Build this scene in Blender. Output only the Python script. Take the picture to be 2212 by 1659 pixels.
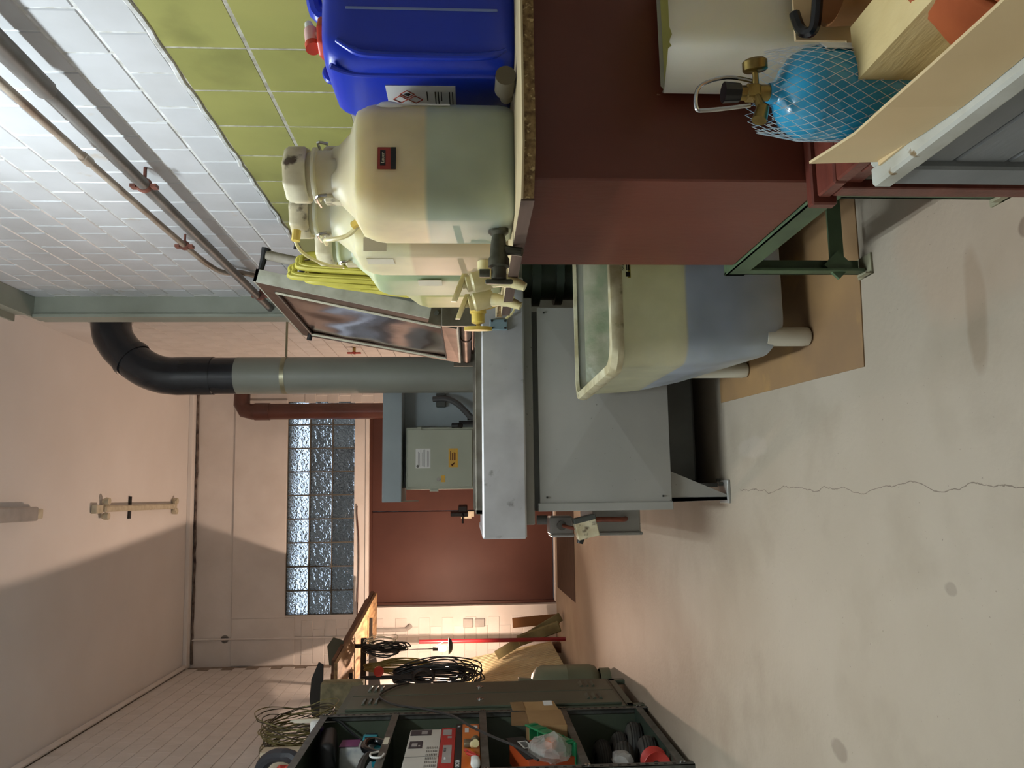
import bpy, bmesh, math, random
from mathutils import Vector, Matrix, noise
random.seed(7)
D = bpy.data
for o in list(D.objects): D.objects.remove(o)
COL = bpy.context.scene.collection
sc = bpy.context.scene
V = Vector
R = math.radians

# ------------------------------------------------------------------ camera
# portrait photograph stored lying on its side: the camera is rolled 90 degrees
F = 1661.0
yaw = math.atan(239.5 / F); pit = math.atan(91 / F); rol = 0.0054
fw = V((math.sin(yaw) * math.cos(pit), math.cos(yaw) * math.cos(pit), -math.sin(pit)))
rt = V((math.cos(yaw), -math.sin(yaw), 0)); up = rt.cross(fw)
rt, up = rt * math.cos(rol) - up * math.sin(rol), up * math.cos(rol) + rt * math.sin(rol)
cam = D.cameras.new('camera'); cam.sensor_width = 36; cam.lens = F / 2212 * 36
cam.clip_start = 0.02
co = D.objects.new('camera', cam); COL.objects.link(co)
M3 = Matrix((-up, rt, -fw)).transposed()
co.matrix_world = Matrix.Translation((0, 0, 0.97)) @ M3.to_4x4()
sc.camera = co
# ------------------------------------------------------------------ world, lamps, exposure
w = D.worlds.new('world'); sc.world = w; w.use_nodes = True
w.node_tree.nodes['Background'].inputs[0].default_value = (0.66, 0.78, 1.0, 1)
w.node_tree.nodes['Background'].inputs[1].default_value = 1.8
sc.view_settings.view_transform = 'Standard'; sc.view_settings.look = 'None'
sc.view_settings.exposure = 0.0; sc.view_settings.gamma = 1.0
sc.view_settings.use_curve_mapping = False
TUBE_EMISSION = 190.0        # the lit fluorescent tubes themselves light the room (built further down)
BULB = V((-1.42, 7.55, 1.23))
L = D.lights.new('bulb_light', 'POINT'); L.energy = 195; L.color = (1.0, 0.70, 0.52); L.shadow_soft_size = 0.02
o = D.objects.new('bulb_light', L); COL.objects.link(o); o.location = BULB + V((0.035, -0.02, 0.0))

# ------------------------------------------------------------------ materials
def lin(c): return tuple(((x / 255) / 12.92 if x / 255 <= .04045 else ((x / 255 + .055) / 1.055) ** 2.4) for x in c) + (1,)
MATS = {}
def mat(name, c, rough=.5, metal=0, c2=None, scale=6, detail=4, bump=0, bscale=40, lo=.35, hi=.65, trans=0, sss=0, coat=0,
        stretch=(1, 1, 1), c3=None, scale3=20, lo3=.6, hi3=.68, emit=0, ior=None, alpha=None, aniso=0):
    if name in MATS: return MATS[name]
    m = D.materials.new(name); m.use_nodes = True; MATS[name] = m
    nt = m.node_tree; N = nt.nodes; K = nt.links; b = N['Principled BSDF']
    b.inputs['Base Color'].default_value = lin(c); b.inputs['Roughness'].default_value = rough
    b.inputs['Metallic'].default_value = metal
    if trans: b.inputs['Transmission Weight'].default_value = trans
    if sss:
        b.inputs['Subsurface Weight'].default_value = sss; b.inputs['Subsurface Scale'].default_value = .02 if sss < .5 else .09
        b.inputs['Subsurface Radius'].default_value = (1.0, .86, .58)
    if coat: b.inputs['Coat Weight'].default_value = coat
    if ior: b.inputs['IOR'].default_value = ior
    if alpha is not None: b.inputs['Alpha'].default_value = alpha
    if emit:
        b.inputs['Emission Color'].default_value = lin(c); b.inputs['Emission Strength'].default_value = emit
    tc = N.new('ShaderNodeTexCoord'); mp = N.new('ShaderNodeMapping')
    K.new(tc.outputs['Object'], mp.inputs[0]); mp.inputs['Scale'].default_value = stretch
    oi = N.new('ShaderNodeObjectInfo'); 
    va = N.new('ShaderNodeVectorMath'); va.operation = 'ADD'
    vm = N.new('ShaderNodeVectorMath'); vm.operation = 'SCALE'; vm.inputs['Scale'].default_value = 7.3
    cb = N.new('ShaderNodeCombineXYZ')
    K.new(oi.outputs['Random'], cb.inputs[0]); K.new(oi.outputs['Random'], cb.inputs[2])
    K.new(cb.outputs[0], vm.inputs[0]); K.new(mp.outputs[0], va.inputs[0]); K.new(vm.outputs[0], va.inputs[1])
    vec = va.outputs[0]
    out = None
    def ramp(sc_, l, h, det=detail):
        n = N.new('ShaderNodeTexNoise'); n.inputs['Scale'].default_value = sc_; n.inputs['Detail'].default_value = det
        K.new(vec, n.inputs['Vector'])
        r = N.new('ShaderNodeValToRGB'); r.color_ramp.elements[0].position = l; r.color_ramp.elements[1].position = h
        K.new(n.outputs['Fac'], r.inputs[0]); return r
    if c2 is not None:
        r = ramp(scale, lo, hi); r.color_ramp.elements[0].color = lin(c2); r.color_ramp.elements[1].color = lin(c)
        out = r.outputs[0]
    if c3 is not None:
        r = ramp(scale3, lo3, hi3, 6); mx = N.new('ShaderNodeMix'); mx.data_type = 'RGBA'
        K.new(r.outputs[0], mx.inputs[0]); mx.inputs[7].default_value = lin(c3)
        if out: K.new(out, mx.inputs[6])
        else: mx.inputs[6].default_value = lin(c)
        out = mx.outputs[2]
    if out: K.new(out, b.inputs['Base Color'])
    m['o'] = 1
    if bump:
        n = N.new('ShaderNodeTexNoise'); n.inputs['Scale'].default_value = bscale; n.inputs['Detail'].default_value = 5
        K.new(vec, n.inputs['Vector'])
        bp = N.new('ShaderNodeBump'); bp.inputs['Strength'].default_value = min(1, bump); bp.inputs['Distance'].default_value = .004
        K.new(n.outputs['Fac'], bp.inputs['Height']); K.new(bp.outputs[0], b.inputs['Normal'])
    return m

white_brick = mat('white_glazed_brick', (194, 195, 198), .35, c2=(184, 185, 187), scale=5, bump=.25, bscale=14, c3=(176, 160, 140), scale3=9, lo3=.68, hi3=.8)
mortar_w = mat('white_mortar', (218, 219, 220), .9, bump=.6, bscale=60, c2=(180, 178, 172), scale=30)
far_brick = mat('cream_glazed_brick', (218, 214, 210), .5, c2=(208, 204, 199), scale=5, bump=.2, bscale=14)
mortar_c = mat('cream_mortar', (150, 138, 126), .9, c2=(128, 116, 104), scale=20)
plaster = mat('painted_plaster', (222, 218, 214), .8, c2=(210, 205, 200), scale=2.5, bump=.25, bscale=25)
ceil_m = mat('ceiling_paint', (230, 228, 226), .85, c2=(224, 221, 218), scale=1.2, bump=.08, bscale=60)
green_tile = mat('olive_tile', (152, 150, 88), .3, c2=(132, 132, 76), scale=2.2, lo=.3, hi=.62, c3=(78, 78, 44), scale3=2.6, lo3=.58, hi3=.85, bump=.06, bscale=8)
grout = mat('grey_grout', (176, 172, 160), .9, c2=(140, 134, 120), scale=40)
steel_grey = mat('grey_painted_steel', (146, 150, 138), .45, c2=(136, 140, 128), scale=4)
steel_dk = mat('dark_grey_paint', (84, 88, 82), .5, c2=(72, 74, 70), scale=4)
mach = mat('machine_grey_paint', (156, 154, 148), .42, c2=(144, 143, 138), scale=3, bump=.04, bscale=90, c3=(98, 96, 92), scale3=60, lo3=.72, hi3=.74)
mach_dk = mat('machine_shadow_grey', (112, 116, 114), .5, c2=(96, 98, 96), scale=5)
stain = mat('brushed_stainless', (212, 212, 214), .36, .55, c2=(184, 184, 186), scale=5, bump=.12, bscale=9, c3=(112, 108, 104), scale3=18, lo3=.66, hi3=.8)
stain_dirty = mat('dull_stainless', (134, 130, 120), .45, .8, c2=(104, 98, 86), scale=12)
window_cop = mat('warped_mirror_sheet', (170, 150, 144), .16, 1, c2=(150, 132, 128), scale=4, bump=.35, bscale=5)
brown_met = mat('tarnished_metal', (122, 98, 86), .42, .8, c2=(96, 74, 62), scale=10)
duct_m = mat('grey_pvc', (140, 144, 134), .42, c2=(132, 135, 126), scale=2, bump=.02)
black_pvc = mat('dark_pvc', (38, 42, 48), .22, c2=(30, 33, 38), scale=3)
brown_pvc = mat('brown_pipe', (84, 50, 42), .3, c2=(72, 42, 35), scale=4)
door_m = mat('red_brown_door_paint', (80, 50, 42), .5, c2=(72, 44, 37), scale=1.8, bump=.05, bscale=40, c3=(150, 110, 92), scale3=70, lo3=.76, hi3=.8)
redbrown = mat('red_brown_enamel', (112, 55, 38), .42, c2=(100, 47, 32), scale=3, bump=.12, bscale=70, c3=(168, 128, 108), scale3=45, lo3=.755, hi3=.78, stretch=(1, 1, .35))
redwood = mat('red_brown_wood', (116, 60, 48), .35, c2=(98, 48, 38), scale=5, stretch=(1, 6, 6), bump=.12, bscale=20)
green_p = mat('green_painted_iron', (84, 106, 76), .5, c2=(70, 88, 64), scale=10, c3=(120, 116, 90), scale3=35, lo3=.7, hi3=.76)
green_lock = mat('olive_green_steel', (76, 84, 68), .42, c2=(66, 74, 60), scale=4)
green_dk = mat('dark_green_steel', (52, 66, 54), .5, c2=(44, 56, 46), scale=6)
angle_m = mat('galvanised_angle', (104, 106, 100), .45, .55, c2=(76, 77, 72), scale=16)
ply = mat('birch_veneer', (206, 188, 148), .5, c2=(190, 170, 130), scale=3, stretch=(1, 8, 1))
osb = mat('chipboard_edge', (150, 122, 76), .85, c2=(96, 70, 38), scale=90, bump=.8, bscale=90, c3=(190, 164, 112), scale3=110, lo3=.58, hi3=.66)
blue_m = mat('blue_hdpe', (24, 56, 192), .3, c2=(22, 52, 180), scale=2, bump=.03, bscale=80, sss=.08)
red_cap = mat('orange_red_plastic', (206, 66, 44), .4)
pink_p = mat('pale_pink_plastic', (232, 186, 184), .35, sss=.2)
white_p = mat('frosted_white_plastic', (232, 232, 232), .3, sss=.25)
cream = mat('aged_cream_plastic', (228, 220, 190), .45, c2=(190, 176, 138), scale=14, sss=.1, c3=(84, 66, 50), scale3=26, lo3=.58, hi3=.68)
tap_m = mat('yellowed_nylon', (222, 212, 166), .35, sss=.3, c2=(206, 192, 138), scale=20)
tap_y = mat('yellow_nylon', (222, 196, 96), .35, sss=.2, c2=(206, 176, 84), scale=20)
tap_k = mat('dark_brass', (92, 92, 78), .4, .5, c2=(62, 56, 46), scale=25)
label_w = mat('white_label', (226, 226, 222), .6)
ink = mat('black_ink', (22, 22, 22), .6)
ink_red = mat('red_ink', (176, 70, 48), .6)
ink_grey = mat('grey_ink', (110, 108, 104), .7)
yel_lab = mat('yellow_label', (222, 170, 40), .5, c2=(204, 160, 70), scale=30)
yel2 = mat('dull_yellow_label', (150, 136, 34), .6)
masking = mat('paper_tape', (214, 206, 184), .8)
black = mat('black_rubber', (24, 24, 25), .5)
black_g = mat('gloss_black', (16, 16, 18), .25)
tyre = mat('old_tyre_rubber', (70, 68, 62), .75, c2=(50, 49, 46), scale=20)
wire_y = mat('brass_wire', (138, 128, 76), .4, .4, c2=(96, 86, 52), scale=8)
hose_y = mat('yellow_hose', (200, 190, 84), .4, c2=(180, 170, 68), scale=8)
cardb = mat('cardboard', (166, 132, 88), .9, c2=(154, 120, 78), scale=6, bump=.05)
cardb2 = mat('pale_cardboard', (222, 198, 154), .9, c2=(210, 186, 142), scale=4, bump=.06, bscale=30)
carton_in = mat('brown_cardboard', (140, 110, 72), .9, c2=(128, 98, 62), scale=8)
carton_w = mat('white_carton', (206, 202, 192), .5, c2=(196, 192, 182), scale=3)
carton_r = mat('red_carton', (178, 34, 34), .4)
carton_o = mat('orange_carton', (214, 122, 48), .4, c2=(206, 96, 24), scale=3)
mat_floor = mat('hardboard_mat', (158, 124, 82), .75, c2=(134, 106, 76), scale=3, c3=(186, 146, 84), scale3=4, lo3=.6, hi3=.75)
mat_dark = mat('dark_door_mat', (74, 54, 42), .9, c2=(64, 46, 36), scale=10)
plankw = mat('raw_timber', (164, 132, 92), .75, c2=(112, 82, 52), scale=4, stretch=(6, 1, 6), bump=.2, bscale=20)
plank_d = mat('dark_timber', (112, 76, 46), .7, c2=(84, 54, 34), scale=4, stretch=(6, 1, 6), bump=.2)
timber = mat('spruce_block', (222, 202, 148), .75, c2=(206, 182, 126), scale=5, stretch=(2, 1, 5), bump=.3, bscale=30, c3=(108, 86, 52), scale3=14, lo3=.68, hi3=.78)
chestp = mat('flaking_white_paint', (196, 198, 190), .6, c2=(176, 176, 164), scale=14, c3=(130, 110, 78), scale3=30, lo3=.66, hi3=.7, bump=.3)
chestg = mat('blue_grey_wood_paint', (124, 128, 130), .55, c2=(114, 118, 120), scale=4, stretch=(1, 1, 4), bump=.1)
gasblue = mat('turquoise_enamel', (40, 158, 202), .2, c2=(34, 146, 190), scale=3, coat=.4)
brass = mat('brass', (168, 146, 88), .32, 1, c2=(126, 104, 60), scale=30)
chrome = mat('bright_steel_wire', (186, 186, 184), .22, 1)
netw = mat('white_plastic_net', (214, 218, 218), .4)
orange_c = mat('rust_orange_cloth', (174, 90, 42), .9, c2=(152, 74, 34), scale=6, bump=.2)
cutcan_m = mat('milky_plastic', (236, 232, 214), .5, c2=(222, 216, 194), scale=4, sss=.7, bump=.15, bscale=12, c3=(120, 112, 84), scale3=8, lo3=.7, hi3=.85)
cutcan_i = mat('yellowed_plastic', (206, 200, 130), .45, sss=.1)
red_pole = mat('red_pole_paint', (128, 28, 36), .35)
panel_w = mat('ribbed_cream_panel', (214, 204, 166), .6, c2=(186, 174, 138), scale=3)
bottle_g = mat('grey_green_enamel', (116, 120, 96), .45, c2=(104, 108, 86), scale=4)
copper_p = mat('red_oxide_pipe', (150, 82, 58), .5, c2=(120, 60, 42), scale=20)
iron = mat('weathered_pipe', (112, 108, 104), .5, c2=(86, 82, 78), scale=18, stretch=(1, .3, 1), bump=.2)
iron_l = mat('rusty_pale_pipe', (156, 144, 130), .55, c2=(118, 98, 82), scale=22, stretch=(1, .3, 1))
ibox = mat('light_grey_box_paint', (172, 176, 158), .42, c2=(164, 168, 150), scale=3)
bluegrey = mat('blue_grey_cabinet_paint', (158, 170, 174), .42, c2=(148, 160, 164), scale=3)
teal = mat('teal_plastic', (22, 124, 138), .35)
purple = mat('purple_packaging', (118, 50, 104), .4)
violet = mat('violet_print', (76, 40, 120), .4)
green_pl = mat('green_plastic_tray', (34, 132, 82), .4, c2=(30, 116, 72), scale=5)
foil = mat('clear_film', (214, 212, 206), .18, c2=(180, 176, 170), scale=14, bump=1, bscale=25, alpha=.5)
orange_h = mat('orange_plastic', (228, 120, 50), .35)
redpl = mat('red_plastic', (180, 52, 42), .35)
slab = mat('grey_stone_wool', (150, 142, 112), .9, c2=(116, 110, 86), scale=16, bump=.6, bscale=30)
dark_sheet = mat('dark_bitumen_sheet', (44, 40, 36), .7)
olive_sheet = mat('olive_board', (88, 84, 66), .7)
olive_pl = mat('weathered_olive_board', (128, 122, 84), .8, c2=(104, 96, 64), scale=8)
glow = mat('frosted_bulb_glass', (255, 205, 160), .3, emit=22)
tube_m = mat('lit_tube_glass', (238, 250, 255), .3, emit=TUBE_EMISSION)
lamp_w = mat('yellowed_lamp_housing', (206, 200, 178), .5, c2=(186, 178, 154), scale=20)
lens_g = mat('grey_lens', (176, 174, 170), .3, c2=(150, 148, 146), scale=6)
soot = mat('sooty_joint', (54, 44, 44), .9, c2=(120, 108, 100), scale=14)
outside = mat('dark_render', (150, 148, 140), .9, c2=(50, 50, 48), scale=5)

# glass block material
gm = D.materials.new('glass_block'); gm.use_nodes = True
b = gm.node_tree.nodes['Principled BSDF']
b.inputs['Base Color'].default_value = (.86, .92, .90, 1); b.inputs['Transmission Weight'].default_value = 1.0
b.inputs['Roughness'].default_value = .06; b.inputs['IOR'].default_value = 1.45
tc = gm.node_tree.nodes.new('ShaderNodeTexCoord'); n1 = gm.node_tree.nodes.new('ShaderNodeTexNoise'); n1.inputs['Scale'].default_value = 13; n1.inputs['Detail'].default_value = 1; n1.inputs['Distortion'].default_value = 2.5
bp = gm.node_tree.nodes.new('ShaderNodeBump'); bp.inputs['Strength'].default_value = .8; bp.inputs['Distance'].default_value = .02
K = gm.node_tree.links; K.new(tc.outputs['Object'], n1.inputs['Vector']); K.new(n1.outputs['Fac'], bp.inputs['Height']); K.new(bp.outputs[0], b.inputs['Normal'])

door_m.node_tree.nodes['Principled BSDF'].inputs['Specular IOR Level'].default_value = .22
def liquid_mat(name, top, low, level, rough=.45, soft=.004, c3=None):
    """plastic of a vessel with a liquid standing inside up to z = level (world height)"""
    m = mat(name, top, rough, c2=tuple(int(x * .90) for x in top), scale=7, sss=.85, bump=.08, bscale=10)
    nt = m.node_tree; N = nt.nodes; K = nt.links; b = N['Principled BSDF']
    g = N.new('ShaderNodeNewGeometry'); s = N.new('ShaderNodeSeparateXYZ'); K.new(g.outputs['Position'], s.inputs[0])
    mr = N.new('ShaderNodeMapRange'); mr.inputs[1].default_value = level - soft; mr.inputs[2].default_value = level + soft
    K.new(s.outputs[2], mr.inputs[0])
    lowmix = N.new('ShaderNodeTexNoise'); lowmix.inputs['Scale'].default_value = 6
    tcc = N.new('ShaderNodeTexCoord'); K.new(tcc.outputs['Object'], lowmix.inputs['Vector'])
    rp = N.new('ShaderNodeValToRGB'); rp.color_ramp.elements[0].position = .35; rp.color_ramp.elements[1].position = .68
    rp.color_ramp.elements[0].color = lin(low); rp.color_ramp.elements[1].color = lin(tuple(int(x * .86) for x in low))
    K.new(lowmix.outputs['Fac'], rp.inputs[0])
    mx = N.new('ShaderNodeMix'); mx.data_type = 'RGBA'
    K.new(mr.outputs[0], mx.inputs[0]); K.new(rp.outputs[0], mx.inputs[6])
    K.new(b.inputs['Base Color'].links[0].from_socket, mx.inputs[7]); K.new(mx.outputs[2], b.inputs['Base Color'])
    return m

# floor material
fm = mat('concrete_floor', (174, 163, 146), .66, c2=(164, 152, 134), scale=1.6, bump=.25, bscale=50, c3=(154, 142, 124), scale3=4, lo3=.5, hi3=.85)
def floor_extra():
    nt = fm.node_tree; N = nt.nodes; K = nt.links; b = N['Principled BSDF']
    g = N.new('ShaderNodeNewGeometry'); s = N.new('ShaderNodeSeparateXYZ'); K.new(g.outputs['Position'], s.inputs[0])
    def math_(op, a, b_=None):
        n = N.new('ShaderNodeMath'); n.operation = op
        for i, x in enumerate((a, b_)):
            if x is None: continue
            if isinstance(x, (int, float)): n.inputs[i].default_value = x
            else: K.new(x, n.inputs[i])
        return n.outputs[0]
    def noise_(scale, det=3):
        n = N.new('ShaderNodeTexNoise'); n.inputs['Scale'].default_value = scale; n.inputs['Detail'].default_value = det
        K.new(g.outputs['Position'], n.inputs['Vector']); return n.outputs['Fac']
    cur = b.inputs['Base Color'].links[0].from_socket
    def over(cur, fac, col):
        mx = N.new('ShaderNodeMix'); mx.data_type = 'RGBA'; K.new(fac, mx.inputs[0]); K.new(cur, mx.inputs[6]); mx.inputs[7].default_value = lin(col); return mx.outputs[2]
    # hairline crack running into the room
    wob = math_('MULTIPLY', math_('SUBTRACT', noise_(5, 6), .5), .10)
    d = math_('ABSOLUTE', math_('ADD', math_('SUBTRACT', s.outputs[0], 0.005), wob))
    near = math_('LESS_THAN', d, .0011); lim = math_('MULTIPLY', math_('LESS_THAN', s.outputs[1], 2.75), math_('GREATER_THAN', s.outputs[1], .9))
    cur = over(cur, math_('MULTIPLY', math_('MULTIPLY', near, lim), .75), (96, 84, 72))
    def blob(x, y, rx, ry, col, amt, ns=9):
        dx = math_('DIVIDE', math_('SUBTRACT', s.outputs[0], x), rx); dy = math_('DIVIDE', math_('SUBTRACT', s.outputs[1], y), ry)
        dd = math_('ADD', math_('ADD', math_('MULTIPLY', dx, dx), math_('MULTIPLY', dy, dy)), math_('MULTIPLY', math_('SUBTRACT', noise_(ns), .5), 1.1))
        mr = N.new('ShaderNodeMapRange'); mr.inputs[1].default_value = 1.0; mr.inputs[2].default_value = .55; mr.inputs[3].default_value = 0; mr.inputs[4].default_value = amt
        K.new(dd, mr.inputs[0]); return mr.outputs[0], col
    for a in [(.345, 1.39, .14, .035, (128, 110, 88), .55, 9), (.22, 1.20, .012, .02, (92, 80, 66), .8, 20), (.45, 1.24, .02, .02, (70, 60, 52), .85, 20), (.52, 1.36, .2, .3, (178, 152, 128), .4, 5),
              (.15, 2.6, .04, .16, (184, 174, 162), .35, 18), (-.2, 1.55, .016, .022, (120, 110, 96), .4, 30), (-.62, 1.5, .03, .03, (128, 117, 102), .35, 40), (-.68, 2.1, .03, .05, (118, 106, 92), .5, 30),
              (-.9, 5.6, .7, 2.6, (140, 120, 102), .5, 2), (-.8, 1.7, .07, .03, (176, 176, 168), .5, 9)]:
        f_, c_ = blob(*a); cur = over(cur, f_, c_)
    K.new(cur, b.inputs['Base Color'])
    # light scratch arcs
    sp = noise_(120, 2); sp2 = math_('GREATER_THAN', sp, .74)
    cur = over(cur, math_('MULTIPLY', sp2, .5), (104, 92, 80)); K.new(cur, b.inputs['Base Color'])
floor_extra()

# ------------------------------------------------------------------ mesh helpers
W = {}
class MB:
    def __init__(s, X=None): s.bm = bmesh.new(); s.X = X
    def _t(s, vs, M):
        if M is not None: bmesh.ops.transform(s.bm, matrix=M, verts=vs)
        if s.X is not None: bmesh.ops.transform(s.bm, matrix=s.X, verts=vs)
    def box(s, x0, x1, y0, y1, z0, z1, bev=0, M=None, seg=1):
        r = bmesh.ops.create_cube(s.bm, size=1); vs = r['verts']
        for v in vs: v.co = V((x0 + (v.co.x + .5) * (x1 - x0), y0 + (v.co.y + .5) * (y1 - y0), z0 + (v.co.z + .5) * (z1 - z0)))
        if bev:
            es = list({e for v in vs for e in v.link_edges})
            r2 = bmesh.ops.bevel(s.bm, geom=es, offset=bev, segments=seg, profile=.5, affect='EDGES')
            vs = list({v for f in r2['faces'] for v in f.verts} | {v for v in vs if v.is_valid})
            vs = [v for v in vs if v.is_valid]
            allv = set(vs); st = list(vs)
            while st:
                v = st.pop()
                for e in v.link_edges:
                    o_ = e.other_vert(v)
                    if o_ not in allv: allv.add(o_); st.append(o_)
            vs = list(allv)
        s._t(vs, M); return s
    def bx(s, c, d, bev=0, rot=(0, 0, 0), seg=1):
        from mathutils import Euler
        M = Matrix.Translation(c) @ Euler(tuple(R(a) for a in rot)).to_matrix().to_4x4()
        return s.box(-d[0] / 2, d[0] / 2, -d[1] / 2, d[1] / 2, -d[2] / 2, d[2] / 2, bev, M, seg)
    def rings(s, rings, cap0=True, cap1=True, close=True, M=None):
        vr = [[s.bm.verts.new(p) for p in r] for r in rings]; n = len(rings[0])
        for a, b_ in zip(vr, vr[1:]):
            for i in range(n if close else n - 1):
                j = (i + 1) % n
                try: s.bm.faces.new((a[i], a[j], b_[j], b_[i]))
                except ValueError: pass
        if cap0 and close: s.bm.faces.new(list(reversed(vr[0])))
        if cap1 and close: s.bm.faces.new(vr[-1])
        s._t([v for r in vr for v in r], M); return s
    def cyl(s, p0, p1, r0, r1=None, seg=20, cap=True):
        r1 = r0 if r1 is None else r1
        p0, p1 = V(p0), V(p1); d = (p1 - p0).normalized(); a = d.orthogonal().normalized(); b_ = d.cross(a)
        rg = [[p + (a * math.cos(2 * math.pi * i / seg) + b_ * math.sin(2 * math.pi * i / seg)) * r for i in range(seg)] for p, r in ((p0, r0), (p1, r1))]
        return s.rings(rg, cap, cap)
    def lathe(s, prof, c=(0, 0, 0), axis=(0, 0, 1), seg=28, cap=True, M=None):
        d = V(axis).normalized(); a = d.orthogonal().normalized(); b_ = d.cross(a); c = V(c)
        rg = [[c + d * h + (a * math.cos(2 * math.pi * i / seg) + b_ * math.sin(2 * math.pi * i / seg)) * max(r, 1e-5) for i in range(seg)] for r, h in prof]
        return s.rings(rg, cap, cap, M=M)
    def tube(s, pts, r, seg=8, cap=True, smooth=0, closed=False):
        pts = [V(p) for p in pts]
        if smooth:
            q = []
            n = len(pts)
            for i in range(n - 1 if not closed else n):
                p0 = pts[(i - 1) % n] if (closed or i > 0) else pts[0]; p1 = pts[i]; p2 = pts[(i + 1) % n]; p3 = pts[(i + 2) % n] if (closed or i + 2 < n) else pts[-1]
                for k in range(smooth):
                    t = k / smooth
                    q.append(.5 * ((2 * p1) + (p2 - p0) * t + (2 * p0 - 5 * p1 + 4 * p2 - p3) * t * t + (3 * p1 - p0 - 3 * p2 + p3) * t ** 3))
            if not closed: q.append(pts[-1])
            pts = q
        rr = r if isinstance(r, (list, tuple)) else [r] * len(pts)
        if len(rr) != len(pts): rr = [rr[min(len(rr) - 1, int(i * len(rr) / len(pts)))] for i in range(len(pts))]
        n = len(pts); rg = []; a = None
        for i, p in enumerate(pts):
            if closed: d = (pts[(i + 1) % n] - pts[i - 1])
            else: d = (pts[min(i + 1, n - 1)] - pts[max(i - 1, 0)])
            d = d.normalized() if d.length > 1e-9 else V((0, 0, 1))
            a = d.orthogonal().normalized() if a is None else (a - d * a.dot(d))
            a = a.normalized() if a.length > 1e-6 else d.orthogonal().normalized()
            b_ = d.cross(a)
            rg.append([p + (a * math.cos(2 * math.pi * k / seg) + b_ * math.sin(2 * math.pi * k / seg)) * rr[i] for k in range(seg)])
        if closed: rg.append([v.copy() for v in rg[0]]); return s.rings(rg, False, False)
        return s.rings(rg, cap, cap)
    def prism(s, pts, axis, a0, a1, bev=0):
        """pts 2-D outline extruded along axis ('x','y','z') from a0 to a1"""
        def P(u, v_, a): return {'x': V((a, u, v_)), 'y': V((u, a, v_)), 'z': V((u, v_, a))}[axis]
        return s.rings([[P(u, v_, a) for u, v_ in pts] for a in (a0, a1)])
    def quad(s, *ps, t=0):
        ps = [V(p) for p in ps]
        if t:
            n = (ps[1] - ps[0]).cross(ps[2] - ps[0]).normalized() * t
            return s.rings([ps, [p + n for p in ps]])
        vs = [s.bm.verts.new(p) for p in ps]; s.bm.faces.new(vs); s._t(vs, None); return s
    def disp(s, amp, scale, seed=0):
        for v in s.bm.verts:
            v.co += V(noise.noise_vector(v.co * scale + V((seed, seed, seed)))) * amp
        return s
def fin(name, mb, m, parent=None, label=None, cat=None, group=None, kind=None, smooth=35, recenter=True):
    bm = mb.bm; bmesh.ops.recalc_face_normals(bm, faces=bm.faces)
    me = D.meshes.new(name); 
    off = V((0, 0, 0))
    if parent is None and recenter and len(bm.verts):
        xs = [v.co for v in bm.verts]
        off = V(((min(v.x for v in xs) + max(v.x for v in xs)) / 2, (min(v.y for v in xs) + max(v.y for v in xs)) / 2, min(v.z for v in xs)))
        bmesh.ops.translate(bm, vec=-off, verts=bm.verts)
    bm.to_mesh(me); bm.free(); me.materials.append(m)
    if smooth:
        me.polygons.foreach_set('use_smooth', [True] * len(me.polygons)); me.set_sharp_from_angle(angle=R(smooth))
    o = D.objects.new(name, me); COL.objects.link(o)
    if parent is None: o.location = off; W[o.name] = off
    else: o.parent = parent; o.location = -W[parent.name]; W[o.name] = V((0, 0, 0))
    tag(o, label, cat, group, kind); return o
def split(name, mb, m, parent, **kw):
    """each loose piece of the mesh becomes a part of its own"""
    bm = mb.bm; left = set(bm.verts); out = []
    while left:
        st = [left.pop()]; isl = set(st)
        while st:
            v = st.pop()
            for e in v.link_edges:
                q = e.other_vert(v)
                if q in left: left.discard(q); isl.add(q); st.append(q)
        sub = MB(); mp = {v: sub.bm.verts.new(v.co) for v in isl}
        for f in {f for v in isl for f in v.link_faces}: sub.bm.faces.new([mp[v] for v in f.verts])
        out.append(fin(name, sub, m, parent, **kw))
    bm.free(); return out
def tag(o, label=None, cat=None, group=None, kind=None):
    for k, v_ in (('label', label), ('category', cat), ('group', group), ('kind', kind)):
        if v_: o[k] = v_
    return o
def thing(name, loc, label, cat, group=None):
    o = D.objects.new(name, None); COL.objects.link(o); o.location = loc; o.empty_display_size = .05
    W[o.name] = V(loc); tag(o, label, cat, group); return o
def inst(name, me, loc, parent, rot=(0, 0, 0), scale=(1, 1, 1)):
    o = D.objects.new(name, me); COL.objects.link(o)
    o.location = V(loc) - (W[parent.name] if parent else V((0, 0, 0))); o.rotation_euler = rot; o.scale = scale
    if parent: o.parent = parent
    return o
def mesh_of(mb, m, name, smooth=35):
    bm = mb.bm; bmesh.ops.recalc_face_normals(bm, faces=bm.faces); me = D.meshes.new(name); bm.to_mesh(me); bm.free(); me.materials.append(m)
    if smooth: me.polygons.foreach_set('use_smooth', [True] * len(me.polygons)); me.set_sharp_from_angle(angle=R(smooth))
    return me
def text(name, body, size, M, m, parent, depth=.0004, align='CENTER', sx=1):
    cu = D.curves.new(name, 'FONT'); cu.body = body; cu.size = size; cu.extrude = depth; cu.align_x = align; cu.align_y = 'CENTER'
    o = D.objects.new(name, cu); COL.objects.link(o)
    dg = bpy.context.evaluated_depsgraph_get(); me = D.meshes.new_from_object(o.evaluated_get(dg))
    D.objects.remove(o); me.transform(Matrix.Diagonal((sx, 1, 1, 1))); me.transform(M)
    me.materials.clear(); me.materials.append(m)
    q = D.objects.new(name, me); COL.objects.link(q); q.parent = parent; q.location = -W[parent.name]; W[q.name] = V((0, 0, 0)); return q
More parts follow.
